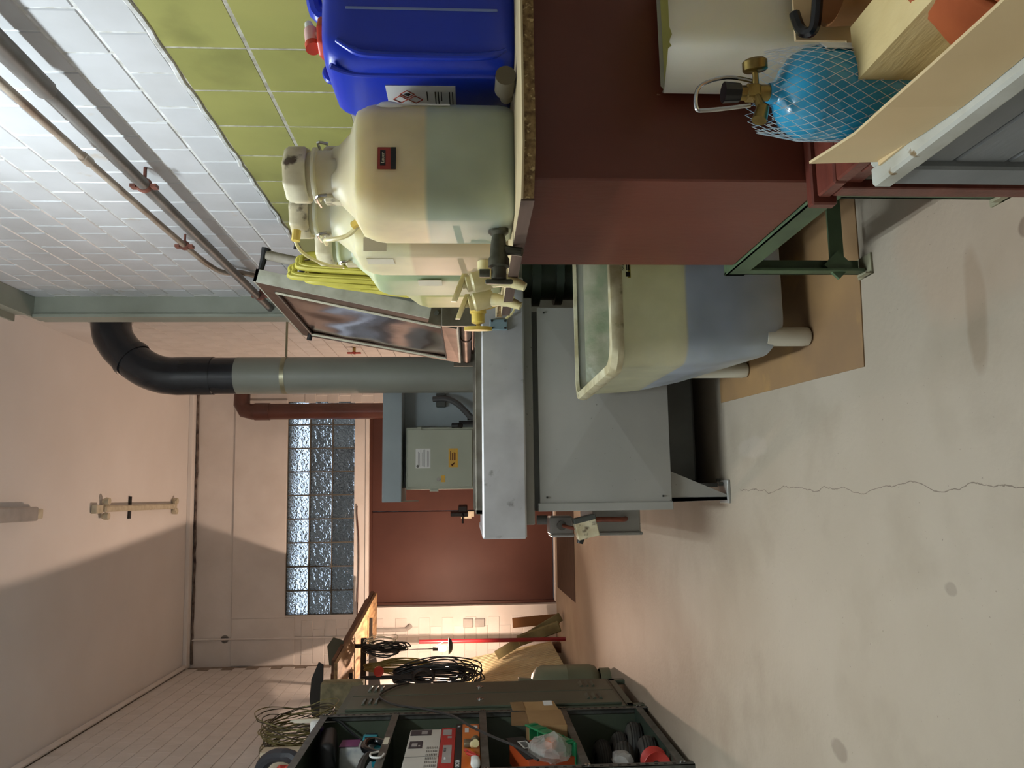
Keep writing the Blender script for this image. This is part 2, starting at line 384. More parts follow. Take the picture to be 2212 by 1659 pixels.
def frameM(o, x, y):
    """matrix taking (x,y) text plane to point o with in-plane axes x (reading) and y (up of letters)"""
    x = V(x).normalized(); y = V(y).normalized(); z = x.cross(y)
    return Matrix.Translation(o) @ Matrix((x, y, z)).transposed().to_4x4()

# ================================================================== the room
SL = -0.0525                                     # the back wall stands slightly askew
ANG = math.atan(SL)
BW = Matrix.Translation((0, 8.888, 0)) @ Matrix.Rotation(ANG, 4, 'Z')    # local x along the wall, y into the wall
XL, XR, XR2, ZC = -1.83, 1.15, 1.28, 4.1
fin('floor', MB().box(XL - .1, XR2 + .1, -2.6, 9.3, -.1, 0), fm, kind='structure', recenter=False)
fin('ceiling', MB().box(XL - .1, XR2 + .1, -2.6, 9.3, ZC, ZC + .1), ceil_m, kind='structure', recenter=False)
wl = fin('wall_left', MB().box(XL - .12, XL - .006, -2.5, 9.2, 0, ZC), mortar_c, kind='structure', recenter=False)
wr = fin('wall_right', MB().box(XR + .004, XR + .25, -2.5, 4.46, 0, ZC), mortar_w, kind='structure', recenter=False)
wf = fin('wall_right', MB().box(XR2 + .006, XR2 + .12, 4.46, 9.2, 0, ZC), mortar_c, kind='structure', recenter=False)
fin('wall_front', MB().box(XL - .1, XR2 + .1, -2.6, -2.5, 0, ZC), plaster, kind='structure', recenter=False)
# back wall with door and glass block openings
WX0, WX1, WZ0, WZ1 = -1.302, 1.083, 2.285, 3.04
DX0, DX1, DZ1 = -1.235, .95, 2.125
m_ = MB(BW)
m_.box(XL - .1, WX0, 0, .3, 0, ZC).box(WX1, XR2 + .1, 0, .3, 0, ZC).box(WX0, WX1, 0, .3, WZ1, ZC).box(WX0, WX1, 0, .3, DZ1, WZ0)
m_.box(WX0, DX0, 0, .3, 0, DZ1).box(DX1, WX1, 0, .3, 0, DZ1)
wb = fin('wall_back', m_, plaster, kind='structure', recenter=False)
# bricks and tiles as single pieces
def brick_mesh(dx, dy, dz, m, name, bev=.004):
    return mesh_of(MB().box(-dx / 2, dx / 2, -dy / 2, dy / 2, -dz / 2, dz / 2, bev), m, name, 12)
# near right wall, white glazed bricks above, olive tiles below
bw_me = brick_mesh(.022, .180, .1225, white_brick, 'brick', .003); BL, BH = .187, .130
for k in range(13):
    z = 1.765 + BH * (k + .5)
    for j in range(16):
        y = 1.52 + BL * (j + (.5 if k % 2 else 0)) + .02
        if y > 4.36 or z > 1.85 + (y - 1.1) * 1.02: continue
        inst('brick', bw_me, (XR + .0125 - random.uniform(0, .0012), y, z), wr)
fin('brick', MB().box(XR + .001, XR + .012, -2.5, 1.46, 1.765, ZC).box(XR + .001, XR + .012, 1.46, 4.46, 3.46, ZC), white_brick, wr)
t_me = brick_mesh(.016, .2085, .2085, green_tile, 'tile', .002)
for k in range(5):
    for j in range(13):
        y = 1.24 + .2135 * j + .1065; z = 1.757 - .2165 * (k + .5) - .002
        if y < 4.2: inst('tile', t_me, (XR + .0095, y, z), wr)
fin('tile_grout', MB().box(XR + .0025, XR + .013, .5, 4.46, .6, 1.757), grout, wr)
# bead between tiles and bricks
bd = MB().tube([(XR + .003, .9 + .05 * i, 1.761 + .003 * math.sin(i * 1.7) + random.uniform(-.003, .003)) for i in range(72)], .009, 6)
fin('plaster_bead', bd, mortar_w, wr)
# far right wall
fb_me = brick_mesh(.014, .1835, .1265, far_brick, 'brick', .003)
cnt = 0; stf = MB()
for j in range(23):
    for k in range(20):
        z = 1.0 + .13 * (k + .5); y = 4.56 + .187 * (j + (.5 if k % 2 else 0)) + .04
        if y > 8.8: continue
        if cnt < 295: inst('brick', fb_me, (XR2 + .003, y, z), wf); cnt += 1
        else: stf.box(XR2 - .004, XR2 + .01, y - .0915, y + .0915, z - .063, z + .063)
fin('brick', stf, far_brick, wf, kind='stuff')
fin('plaster_band', MB().box(XR2 - .003, XR2 + .01, 4.46, 9.1, 3.6, ZC).box(XR2 - .003, XR2 + .01, 4.46, 9.1, 0, 1.0), plaster, wf)
# left wall
lb_me = brick_mesh(.014, .1835, .1265, far_brick, 'brick', .002)
stf = MB()
for j in range(22):
    for k in range(16):
        z = 1.98 + .13 * (k + .5); y = 4.75 + .187 * (j + (.5 if k % 2 else 0))
        if y > 8.9: continue
        if j < 16: inst('brick', lb_me, (XL - .004, y, z), wl)
        else: stf.box(XL - .011, XL + .003, y - .0915, y + .0915, z - .063, z + .063)
fin('brick', stf, far_brick, wl, kind='stuff')
fin('plaster_band', MB().box(XL - .01, XL + .003, -2.5, 9, 0, 1.97).box(XL - .01, XL + .003, -2.5, 4.7, 1.97, ZC), plaster, wl)
# back wall bricks beside the openings
kb_me = mesh_of(MB().box(-.0905, .0905, -.007, .007, -.062, .062, .004), far_brick, 'brick')
for k in range(22):
    for j in range(3):
        x = XL + .09 + .187 * j - (.09 if k % 2 else 0); z = .13 * (k + .5)
        if x + .09 > DX0 - .06 or x < XL - .05: continue
        inst('brick', kb_me, BW @ V((x + .01, 0, z)), wb, rot=(0, 0, ANG))
for k in range(10):
    for j in range(1):
        inst('brick', kb_me, BW @ V((1.16 + (.08 if k % 2 else 0), 0, 1.75 + .13 * k)), wb, rot=(0, 0, ANG))
fin('plaster_lintel', MB(BW).box(WX0 - .02, WX1 + .02, -.016, .0, WZ1 + .0, 3.62, .004).box(XL, WX0 - .02, -.012, 0, 2.93, 3.62, .004), plaster, wb)
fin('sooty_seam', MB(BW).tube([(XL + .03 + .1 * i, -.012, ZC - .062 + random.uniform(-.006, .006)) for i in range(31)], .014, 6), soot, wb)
fin('trim_1', MB(BW).box(XL, XR2, -.12, 0, ZC - .045, ZC, .004), ceil_m, kind='structure')
fin('trim_2', MB().box(XL, XL + .05, 4, 8.95, ZC - .05, ZC, .02), plaster, kind='structure')
# door
dr = fin('door_1', MB(BW).box(DX0, DX0 + .03, .10, .2, 0, DZ1).box(DX1 - .03, DX1, .10, .2, 0, DZ1).box(DX0, DX1, .1, .2, DZ1 - .03, DZ1), door_m, kind='structure', recenter=False)
fin('door_leaf', MB(BW).box(DX0 + .02, -.185, .13, .17, .025, DZ1 - .025, .004), door_m, dr)
fin('door_leaf', MB(BW).box(-.175, DX1 - .02, .115, .16, .025, DZ1 - .025, .004), door_m, dr)
fin('door_handle', MB(BW).box(-.245, -.205, .09, .13, 1.0, 1.2, .005).tube([(-.225, .1, 1.06), (-.225, .05, 1.06), (-.225, .045, 1.06), (-.32, .045, 1.06)], .011, 8).bx((-.16, .1, 1.06), (.06, .03, .1), .006), black_g, dr)
fin('door_stop', MB(BW).box(-.25, -.19, .105, .13, .93, 1.0).box(-.27, -.25, .105, .13, .96, 1.08), lamp_w, dr, label='worn bare metal patch by the door handle')
fin('trim_3', MB(BW).box(DX0 - .03, DX1 + .03, -.016, .012, DZ1 - .005, DZ1 + .035, .004), plaster, kind='structure')
fin('door_sill', MB(BW).box(DX0 + .02, DX1 - .02, .06, .2, 0, .014, .003), plaster, dr)
fin('cable', MB(BW).tube([(-1.3, -.02, 2.24), (-1.1, -.022, 2.235), (-.8, -.02, 2.225), (-.45, -.02, 2.23), (-.2, -.02, 2.25), (-.1, -.02, 2.25)], .007, 6, smooth=4), brown_pvc, wb)
# glass block window
wn = fin('window_1', MB(BW).box(WX0, WX1, .03, .1, WZ0, WZ0 + .008).box(WX0, WX1, .03, .1, WZ1 - .008, WZ1), steel_dk, kind='structure', recenter=False)
lat = MB(BW)
for i in range(10): lat.box(WX0 + .265 * i - .006, WX0 + .265 * i + .006, .019, .104, WZ0, WZ1)
for i in range(4): lat.box(WX0, WX1, .02, .103, WZ0 + .2517 * i - .006, WZ0 + .2517 * i + .006)
fin('mortar_grid', lat, mat('grey_green_mortar', (92, 88, 78), .8), wn)
gb = MB()
gb.box(-.1262, .1262, -.035, .035, -.1195, .1195, .010, seg=2)
gb_me = mesh_of(gb, gm, 'glass_block')
for i in range(9):
    for j in range(3):
        inst('glass_block', gb_me, BW @ V((WX0 + .265 * (i + .5), .062, WZ0 + .2517 * (j + .5))), wn, rot=(0, 0, ANG))
fin('wall_outside', MB(BW).box(-2.5, 2.4, 1.25, 1.35, 0, 3.17).box(-2.5, 2.4, .3, 1.3, -.05, .0).box(-2.5, -2.4, .3, 1.3, 0, 3.1).box(2.4, 2.5, .3, 1.3, 0, 3.1), outside, kind='structure', recenter=False)

# steel column and beam
fin('trim_4', MB().box(1.045, 1.056, 4.40, 4.5, 0, 3.45, .002).box(1.056, 1.15, 4.425, 4.432, 0, 3.45).box(1.056, 1.28, 4.40, 4.43, 0, 3.45, .002).box(1.03, 1.05, 4.385, 4.52, 0, 3.44, .002), steel_grey, label='grey green steel column', kind='structure')
fin('trim_5', MB().box(1.03, 1.15, -2.4, 4.5, 3.44, 3.455, .002).box(1.03, 1.15, -2.4, 4.5, 3.60, 3.615).box(1.07, 1.08, -2.4, 4.5, 3.455, 3.6), steel_grey, label='grey green steel beam along the right wall', kind='structure')

# ------------------------------------------------------------------ pipes on the right wall
def clamp(m, y, x, z, s=1):
    m.tube([(x, y, z), (XR + .0, y, z)], .006 * s, 6).lathe([(.024 * s, -.012), (.028 * s, 0), (.024 * s, .012)], (x, y, z), (0, 1, 0), 14)
    m.bx((x - .005, y, z + .035 * s), (.012, .03, .02)).bx((x - .005, y, z - .035 * s), (.012, .03, .02))
t = thing('pipe', (1.09, 3, 2.1), 'thick dark weathered iron pipe running along the white brick wall', 'pipe')
fin('pipe_run', MB().tube([(1.085, .9, 2.09), (1.085, 1.92, 2.09), (1.085, 4.43, 2.12)], .021, 14), iron, t)
fin('insulation_sleeve', MB().tube([(1.085, .9, 2.09), (1.085, 1.5, 2.09), (1.085, 1.98, 2.095), (1.085, 2.0, 2.095)], [.030, .031, .028, .02], 14).disp(.003, 30), iron, t)
for y in (2.62, 4.12):
    m_ = MB(); clamp(m_, y, 1.085, 2.1); fin('pipe_clamp', m_, mat('rusty_clamp', (120, 70, 56), .6, c2=(90, 50, 40), scale=30), t)
t = thing('pipe', (1.1, 3, 2.23), 'thin pale rusty pipe above the dark pipe on the white brick wall', 'pipe')
fin('pipe_run', MB().tube([(1.10, .9, 2.19), (1.10, 2.45, 2.215), (1.10, 3.3, 2.215), (1.1, 3.62, 2.205), (1.1, 3.74, 2.17), (1.12, 3.8, 2.12), (1.135, 3.9, 2.08)], .0125, 12, smooth=4), iron_l, t)
m_ = MB(); clamp(m_, 3.32, 1.10, 2.215, .8); fin('pipe_clamp', m_, MATS['rusty_clamp'], t)
fin('pipe_socket', MB().cyl((1.1, 2.42, 2.215), (1.1, 2.47, 2.215), .0165), iron_l, t)

# ------------------------------------------------------------------ ceiling fluorescents
def hung_lamp(y0, y1, z, label):
    t = thing('hanging_lamp', (-.09, (y0 + y1) / 2, z), label, 'lamp')
    fin('lamp_housing', MB().box(-.115, -.065, y0, y1, z, z + .05, .006), lamp_w, t)
    for x in (-.135, -.045): fin('tube', MB().cyl((x, y0 + .03, z - .03), (x, y1 - .03, z - .03), .015), tube_m, t)
    for ya in (y0, y1 - .03): split('tube_holder', MB().box(-.155, -.025, ya, ya + .03, z - .05, z, .003), lamp_w, t)
    for ya in (y0 + .1, y1 - .1): fin('chain', MB().cyl((-.09, ya, z + .05), (-.09, ya, ZC), .004, seg=6), chrome, t)
def old_lamp(y0, y1, label):
    t = thing('ceiling_lamp', (-.09, (y0 + y1) / 2, ZC - .1), label, 'lamp')
    fin('lamp_housing', MB().box(-.135, -.045, y0, y1, ZC - .05, ZC - .001, .006), lens_g, t)
    fin('lens_cover', MB().box(-.14, -.04, y0 + .02, y1 - .04, ZC - .085, ZC - .05, .014, seg=3), lens_g, t)
    fin('end_cap', MB().box(-.125, -.055, y1 - .05, y1 + .03, ZC - .08, ZC - .02, .01, seg=2), lamp_w, t)
hung_lamp(1.25, 2.5, 2.95, 'lit twin tube lamp hanging above the middle of the room')
old_lamp(4.5, 5.72, 'unlit ceiling lamp with a ribbed grey lens at the picture edge')
t = thing('ceiling_lamp', (-.07, 7.5, 4), 'unlit yellowed narrow ceiling lamp with paired lobes at both ends', 'lamp')
fin('lamp_housing', MB().box(-.10, -.045, 6.75, 8.3, ZC - .06, ZC - .02, .012).box(-.11, -.04, 6.6, 6.72, ZC - .05, ZC - .005, .004), lamp_w, t)
m_ = MB()
for x in (-.135, -.01): m_.lathe([(.03, -.03), (.034, 0), (.02, .025)], (x, 6.78, ZC - .04), (0, 0, 1), 14)
split('end_lobe', m_, lamp_w, t)
m_ = MB()
for x in (-.125, -.02): m_.lathe([(.012, -.02), (.032, -.015), (.032, .02), (.03, .035)], (x, 8.36, ZC - .04), (0, 0, 1), 14)
m_.box(-.12, -.02, 8.3, 8.36, ZC - .05, ZC - .03)
split('end_lobe', m_, lamp_w, t)
fin('support_bar', MB().box(-.17, .03, 7.3, 7.33, ZC - .02, ZC - .002), black, t)

# ------------------------------------------------------------------ conduit at the back-left corner
t = thing('cable_conduit', BW @ V((-1.55, 0, 2)), 'thin painted conduit with a round junction box left of the glass blocks', 'conduit')
fin('conduit', MB(BW).tube([(-1.54, -.015, 4.04), (-1.54, -.015, 3.7), (-1.545, -.015, 2.0), (-1.55, -.015, 1.45)], .010, 8), plaster, t)
fin('junction_box', MB(BW).lathe([(.045, 0), (.045, -.03), (.035, -.04)], (-1.54, 0, 3.69), (0, -1, 0), 18), lens_g, t)
fin('wall_socket', MB(BW).box(-1.47, -1.37, -.04, 0, .95, 1.06, .006).box(-1.465, -1.375, -.035, 0, .82, .93, .006), lens_g, t)
t = thing('wall_pipe', BW @ V((-1.45, 0, 1.9)), 'grey painted pipe stub with an elbow on the wall left of the door', 'pipe')
fin('pipe_run', MB(BW).tube([(-1.475, -.03, 2.2), (-1.475, -.03, 1.74), (-1.46, -.035, 1.68), (-1.43, -.06, 1.64)], .022, 10, smooth=4), lens_g, t)
# brown pipe and its elbow
t = thing('drain_pipe', (.95, 8.55, 0), 'dark red brown plastic drain pipe with an elbow beside the glass blocks', 'pipe')
fin('pipe_run', MB().tube([(.94, 8.55, .02), (.94, 8.55, 3.36), (.96, 8.56, 3.44), (1.02, 8.565, 3.48), (1.27, 8.57, 3.48)], .088, 22), brown_pvc, t)
fin('pipe_socket', MB().cyl((.94, 8.55, 3.17), (.94, 8.55, 3.33), .096, seg=24), brown_pvc, t)
# ventilation duct
t = thing('ventilation_duct', (.832, 5.3, .6), 'large plastic exhaust duct with black upper elbows going into the wall', 'duct')
fin('lower_pipe', MB().cyl((.832, 5.3, .6), (.832, 5.3, 2.56), .126, seg=40), duct_m, t, label='grey plastic lower duct pipe')
fin('coupling', MB().cyl((.832, 5.3, 2.53), (.832, 5.3, 2.72), .125, seg=40).cyl((.832, 5.3, 2.72), (.832, 5.3, 2.92), .131, seg=40), black_pvc, t, label='black duct coupling')
fin('elbow', MB().tube([(.832, 5.3, 2.9), (.832, 5.3, 3.0), (.85, 5.305, 3.1), (.90, 5.32, 3.21), (.99, 5.35, 3.33), (1.06, 5.37, 3.40), (1.15, 5.4, 3.46), (1.30, 5.45, 3.50)], [.131, .128, .127, .127, .127, .128, .13, .133], 36, smooth=3).cyl((.935, 5.335, 3.265), (.965, 5.345, 3.30), .137, seg=36), black_pvc, t, label='black duct elbow')
fin('pipe_strap', MB().cyl((.832, 5.3, 2.22), (.832, 5.3, 2.25), .1285, seg=40).tube([(.95, 5.3, 2.235), (1.28, 5.3, 2.235)], .008, 6), mat('strap_metal', (160, 156, 130), .35, .7), t)
fin('plaster_collar', MB().lathe([(.16, -.01), (.15, .02), (.135, .03)], (1.27, 5.44, 3.495), (-1, -.15, -.1), 22).disp(.012, 22), mortar_w, t)

# ================================================================== machine
t = thing('washing_machine', (.3, 3.3, 0), 'large grey steel parts washing machine with a stainless rim in the room centre', 'machine')
mc = t
fin('rim_apron', MB().box(-.157, .81, 2.80, 2.83, .768, .927, .006).box(-.157, -.13, 2.83, 3.85, .768, .927, .004).box(.78, .81, 2.83, 3.85, .768, .927, .004)
    .box(-.13, .78, 2.83, 3.85, .90, .922), stain, t, label='stainless front rim')
fin('inner_rim', MB().box(-.07, .72, 2.86, 2.875, .925, .950, .002).box(-.07, -.055, 2.86, 3.8, .925, .950).box(.705, .72, 2.86, 3.8, .925, .950).box(-.07, .72, 3.79, 3.81, .925, .956), stain_dirty, t)
fin('under_rail', MB().box(-.11, .74, 2.84, 3.8, .735, .768, .003), mach, t)
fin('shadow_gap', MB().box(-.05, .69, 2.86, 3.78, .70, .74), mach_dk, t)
# front panel: shallow pressed cross on it
pm = MB(); x0, x1, z0, z1, yf = -.035, .70, .228, .716, 2.835
cs = [V((x0, yf, z0)), V((x1, yf, z0)), V((x1, yf, z1)), V((x0, yf, z1))]; apex = V(((x0 + x1) / 2, yf - .014, (z0 + z1) / 2))
vs = [pm.bm.verts.new(p) for p in cs]; va_ = pm.bm.verts.new(apex)
for i in range(4): pm.bm.faces.new((vs[i], vs[(i + 1) % 4], va_))
fin('front_panel', pm, mach, t, smooth=0)
fin('body', MB().box(-.03, .70, 2.836, 3.8, .232, .712), mach, t)
fin('corner_post', MB().box(-.062, -.032, 2.828, 2.86, .224, .722, .002).box(-.062, -.04, 2.86, 3.8, .224, .722), mach, t)
m_ = MB()
for x, z in ((-.012, .26), (-.012, .69), (.68, .69)): m_.cyl((x, 2.834, z), (x, 2.828, z), .0035, seg=10)
split('screw', m_, ink, t)
for (x, y) in ((-.03, 2.86), (.60, 2.86), (-.03, 3.7), (.60, 3.7)):
    s_ = -1 if x > .3 else 1
    m_ = MB().prism([(x, .012), (x + .02 * 1, .012), (x + .115 * 1, .236), (x - .005, .236)], 'y', y, y + .012).prism([(x, .012), (x + .012, .012), (x + .012, .236), (x - .004, .236)], 'y', y, y + .08)
    m_.box(x - .012, x + .075, y - .01, y + .09, 0, .012, .002)
    fin('leg', m_, mach, t)
fin('rear_light_block', MB().box(-.03, .70, 3.74, 3.76, .0, .232), mach_dk, t)  # added plate, blocks the bulb's light from behind under the machine
fin('side_light_block', MB().box(.02, .035, 3.0, 3.74, .0, .232), mach_dk, t)  # added plate on the left, keeps the underside in shade
fin('under_light_block', MB().box(.04, .69, 3.1, 3.73, .05, .232, .01), mach_dk, t)  # added dark block, deepens the shade beneath the body
fin('bolt_set', MB().cyl((.03, 2.9, .012), (.03, 2.9, .03), .008, seg=6).cyl((.045, 2.93, .012), (.045, 2.93, .025), .007, seg=6), angle_m, t)
# rear guide under the lid
fin('torsion_tube', MB().cyl((.675, 2.86, .985), (.675, 3.84, .985), .022).cyl((.675, 3.24, .985), (.675, 3.27, .985), .027).cyl((.71, 2.9, .955), (.71, 3.84, .955), .010), brown_met, t)
split('hinge_plate', MB().box(.63, .74, 2.835, 2.85, .95, 1.075, .002).box(.64, .72, 3.80, 3.81, .95, 1.05), stain_dirty, t)
# left side switch gear
s = fin('side_junction_box', MB().box(-.155, -.062, 3.05, 3.4, .30, .49, .006).box(-.163, -.15, 3.04, 3.41, .295, .495, .003), mach, t)
fin('gas_pipe', MB().tube([(-.11, 3.02, .53), (-.10, 3.02, .47), (-.10, 3.0, .40), (-.10, 3.05, .36), (-.085, 3.08, .36)], .010, 8, smooth=5), copper_p, t)
s = fin('valve_body', MB().box(-.155, -.085, 3.0, 3.12, .575, .665, .006).box(-.165, -.15, 2.995, 3.12, .57, .66, .005), lens_g, t)
fin('cable_gland', MB().cyl((-.12, 3.0, .62), (-.12, 2.985, .62), .018, seg=16).cyl((-.10, 3.06, .67), (-.10, 3.06, .71), .018, seg=14), ink_grey, s)
fin('thin_pipe', MB().tube([(-.12, 2.985, .615), (-.125, 2.96, .60), (-.13, 2.95, .57)], .007, 8, smooth=4), copper_p, s)
s = fin('control_head', MB().bx((-.132, 2.93, .535), (.065, .06, .082), .003, (0, -13, 0)), cream, t, label='cream tilted control box with a dark cap')
fin('dark_cap', MB().bx((-.094, 2.93, .543), (.020, .062, .083), .002, (0, -13, 0)), steel_dk, s)
fin('control_knob', MB().cyl((-.165, 2.93, .555), (-.185, 2.93, .56), .014, .011, seg=14), black, s)
# sensor on the rim
s = fin('limit_switch', MB().box(.605, .645, 2.785, 2.80, .83, .895, .002), mat('blue_grey_cast', (112, 130, 136), .45), t)
m_ = MB()
for x in (.611, .638):
    for z in (.838, .887): m_.cyl((x, 2.786, z), (x, 2.782, z), .0045, seg=10)
split('screw', m_, ink, s)
fin('cable', MB().tube([(.648, 2.79, .835), (.67, 2.785, .81), (.70, 2.785, .80), (.74, 2.785, .812), (.765, 2.79, .84)], .004, 6, smooth=6), tap_m, s)

# lid standing open
lx0, lz0, lx1, lz1, ly0, ly1 = .645, 1.015, .815, 1.79, 2.88, 3.74
def lidp(u, v_, n=0):    # u along depth 0..1, v up 0..1, n outwards (away from the room centre)
    d = V((lx1 - lx0, 0, lz1 - lz0)); nn = V((d.z, 0, -d.x)).normalized()
    far = V((0, 0, 0))
    return V((lx0, ly0 + (ly1 - ly0) * u, lz0)) + d * v_ + nn * n + V((-.028 * u * v_, 0, 0))
def lidbox(m, u0, u1, v0, v1, n0, n1):
    return m.rings([[lidp(u0, v0, n), lidp(u1, v0, n), lidp(u1, v1, n), lidp(u0, v1, n)] for n in (n0, n1)])
t = thing('machine_lid', (.7, 3.3, 1.0), 'open hinged stainless lid with a shiny warped inner sheet and wooden handle', 'lid')
fin('lid_shell', lidbox(lidbox(lidbox(lidbox(lidbox(MB(), .0125, .9875, .0125, .9845, .035, .0495), -.0, .012, 0, 1, -.0, .05), .988, 1, 0, 1, 0, .05), 0, 1, 0, .012, 0, .05), 0, 1, .985, 1, 0, .05), mat('lid_grey_green', (184, 184, 170), .42, .2, c2=(156, 154, 138), scale=14), t)
fin('inner_frame', lidbox(lidbox(lidbox(lidbox(MB(), .01, .99, .01, .085, -.001, .004), .01, .99, .915, .99, -.001, .004), .01, .10, .08, .92, -.001, .004), .9, .99, .08, .92, -.001, .004), brown_met, t)
pm = MB(); rows = []
for i in range(25):
    rows.append([lidp(.10 + .80 * i / 24, .085 + .83 * j / 24, .006 + .006 * noise.noise(V((i * .16, j * .16, 3)))) for j in range(25)])
pm.rings(rows, close=False, cap0=False, cap1=False)
fin('mirror_sheet', pm, window_cop, t, smooth=80)
split('seal_bead', MB().tube([lidp(.10, .915, -.004), lidp(.9, .915, -.004)], .005, 6).tube([lidp(.10, .085, -.004), lidp(.9, .085, -.004)], .003, 6), black, t)
split('pale_bead', MB().tube([lidp(.10, .085, -.005), lidp(.10, .915, -.005)], .0055, 6).tube([lidp(.9, .085, -.005), lidp(.9, .915, -.005)], .006, 6), mat('bead_cream', (176, 172, 150), .5), t)
hb = fin('handle', MB().cyl(lidp(.02, .80, .115), lidp(.02, .975, .115), .019, seg=18), mat('worn_grey_wood', (150, 142, 128), .7, c2=(110, 98, 84), scale=18), t, label='worn wooden grip')
for v_ in (.79, .985):
    fin('handle_bracket', MB().tube([lidp(.02, v_, .04), lidp(.02, v_, .10), lidp(.02, v_, .14)], [.010, .013, .019], 8), black, hb)
fin('corner_plate', lidbox(MB(), -.012, -.0, .0, .14, -.02, .05), stain_dirty, t)
m_ = MB()
for v_, n in ((.025, .02), (.065, .02), (.11, .025)): m_.cyl(lidp(-.012, v_, n), lidp(-.02, v_, n), .009, seg=12)
split('screw', m_, angle_m, t)
fin('lid_motor', MB().cyl(lidp(.93, .93, .0), lidp(.93, .93, -.03), .012, seg=12), black, t)
fin('hinge_arm', MB().bx((.79, 2.87, 1.05), (.10, .012, .035), .002, (0, -20, 0)).bx((.70, 2.862, 1.02), (.09, .008, .06), .002), stain_dirty, t)
t = thing('wall_switch', (1.1, 4.2, 1.65), 'small cream switch box on the wall behind the lid top', 'switch')
fin('switch_housing', MB().box(1.24, 1.279, 4.75, 4.9, 2.24, 2.36, .008), cream, t)
fin('switch_plate', MB().box(1.232, 1.24, 4.77, 4.88, 2.26, 2.34, .004), lamp_w, t)

# dark green pump pipe behind the machine
t = thing('pump_pipe', (.95, 2.95, .35), 'dark green flanged pump pipe between the tub and the machine', 'pipe')
fin('pipe_run', MB().cyl((.885, 3.0, .05), (.885, 3.0, .765), .11, seg=26), green_dk, t)
fin('flange', MB().cyl((.885, 3.0, .69), (.885, 3.0, .725), .135, seg=26).cyl((.885, 3.0, .60), (.885, 3.0, .63), .13, seg=26), green_dk, t)
fin('pump_base', MB().box(.775, .995, 2.89, 3.11, 0, .06, .006), green_dk, t)

# ------------------------------------------------------------------ electrical unit behind
t = thing('control_cabinet', (.3, 5.8, 0), 'blue grey electrical cabinet unit with an overhanging hood behind the machine', 'cabinet')
fin('cabinet_body', MB().box(.06, .80, 5.72, 6.1, 0, 1.5, .005), bluegrey, t)
fin('hood', MB().box(-.042, .80, 5.50, 5.9, 1.455, 1.592, .004), bluegrey, t)
fin('hood_gusset', MB().prism([(5.5, 1.455), (5.9, 1.455), (5.9, 1.36)], 'x', -.04, -.032), bluegrey, t)
e = fin('switch_box', MB().box(.045, .488, 5.56, 5.72, .94, 1.43, .004), ibox, t, label='light grey switch box with labels')
fin('switch_box_door', MB().box(.062, .472, 5.548, 5.56, .955, 1.418, .003), ibox, e)
fin('door_catch', MB().cyl((.115, 5.548, 1.198), (.115, 5.540, 1.198), .012, seg=18), chrome, e)
fin('data_label', MB().box(.195, .335, 5.5465, 5.548, 1.255, 1.36), label_w, e)
m_ = MB()
for k in range(9): m_.box(.2 + random.random() * .01, .3 + random.random() * .03, 5.5455, 5.5465, 1.265 + .0095 * k, 1.267 + .0095 * k)
m_.lathe([(.010, 0), (.010, .001)], (.21, 5.5465, 1.345), (0, -1, 0), 16)
fin('label_print', m_, ink_grey, e)
fin('warning_label', MB().box(.20, .335, 5.5465, 5.548, 1.06, 1.125), yel_lab, e, label='yellow warning label')
m_ = MB().prism([(.205, 1.10), (.222, 1.108), (.217, 1.094), (.236, 1.08), (.219, 1.088), (.224, 1.1)], 'y', 5.5455, 5.5465)
for k in range(4): m_.box(.25, .25 + random.uniform(.05, .075), 5.5455, 5.5465, 1.070 + .013 * k, 1.075 + .013 * k)
fin('label_print', m_, mat('dark_red_ink', (90, 24, 20), .6), e)
fin('small_label', MB().box(.095, .142, 5.5465, 5.548, 1.15, 1.178), yel_lab, e)
fin('hinge', MB().box(.472, .49, 5.55, 5.565, 1.04, 1.075).box(.472, .49, 5.55, 5.565, 1.32, 1.35).box(.03, .045, 5.56, 5.6, 1.2, 1.26), ibox, e)
fin('cable_hose', MB().tube([(.70, 5.62, 1.24), (.70, 5.60, 1.14), (.66, 5.58, 1.06), (.60, 5.56, 1.0), (.56, 5.56, .96), (.56, 5.56, .9)], .022, 10, smooth=5), mat('grey_corrugated_hose', (72, 72, 72), .5), t)
fin('hose_socket', MB().box(.65, .75, 5.66, 5.72, 1.15, 1.22, .004), steel_dk, t)
split('conduit_bundle', MB().cyl((.52, 5.56, .8), (.52, 5.56, 1.05), .014).cyl((.555, 5.6, .8), (.555, 5.6, .99), .012).tube([(.50, 5.55, 1.03), (.50, 5.53, 1.06), (.50, 5.54, 1.1)], .018, 8), black, t)
fin('yellow_tag', MB().box(.485, .505, 5.545, 5.555, 1.04, 1.085), yel_lab, t)
# ------------------------------------------------------------------ red brown cabinet under the board, on a green iron frame
t = thing('steel_cabinet', (.8, 1.5, .25), 'red brown enamelled cabinet with scratched sides under the chipboard', 'cabinet')
fin('cabinet_body', MB().box(.53, 1.13, 1.24, 1.73, .345, .862, .003), redbrown, t)
t = thing('iron_stand', (.8, 1.5, 0), 'green angle iron stand carrying the red brown cabinet', 'stand')
fin('top_frame', MB().box(.525, .532, 1.24, 1.80, .296, .345, .001).box(.525, .56, 1.24, 1.80, .338, .344).box(.525, 1.1, 1.785, 1.80, .296, .345, .001).box(.525, 1.1, 1.24, 1.25, .296, .345), green_p, t)
for x, y in ((.527, 1.76), (1.07, 1.76), (.527, 1.27), (1.07, 1.27)):
    fin('leg', MB().box(x, x + .006, y - .0, y + .035, .01, .30).box(x, x + .035, y + .030, y + .036, .01, .30), green_p, t)
    fin('foot', MB().box(x - .012, x + .04, y - .02, y + .045, 0, .006, .001).box(x - .012, x - .008, y - .02, y + .02, 0, .02), mat('pale_scraped_iron', (150, 146, 120), .6), t)
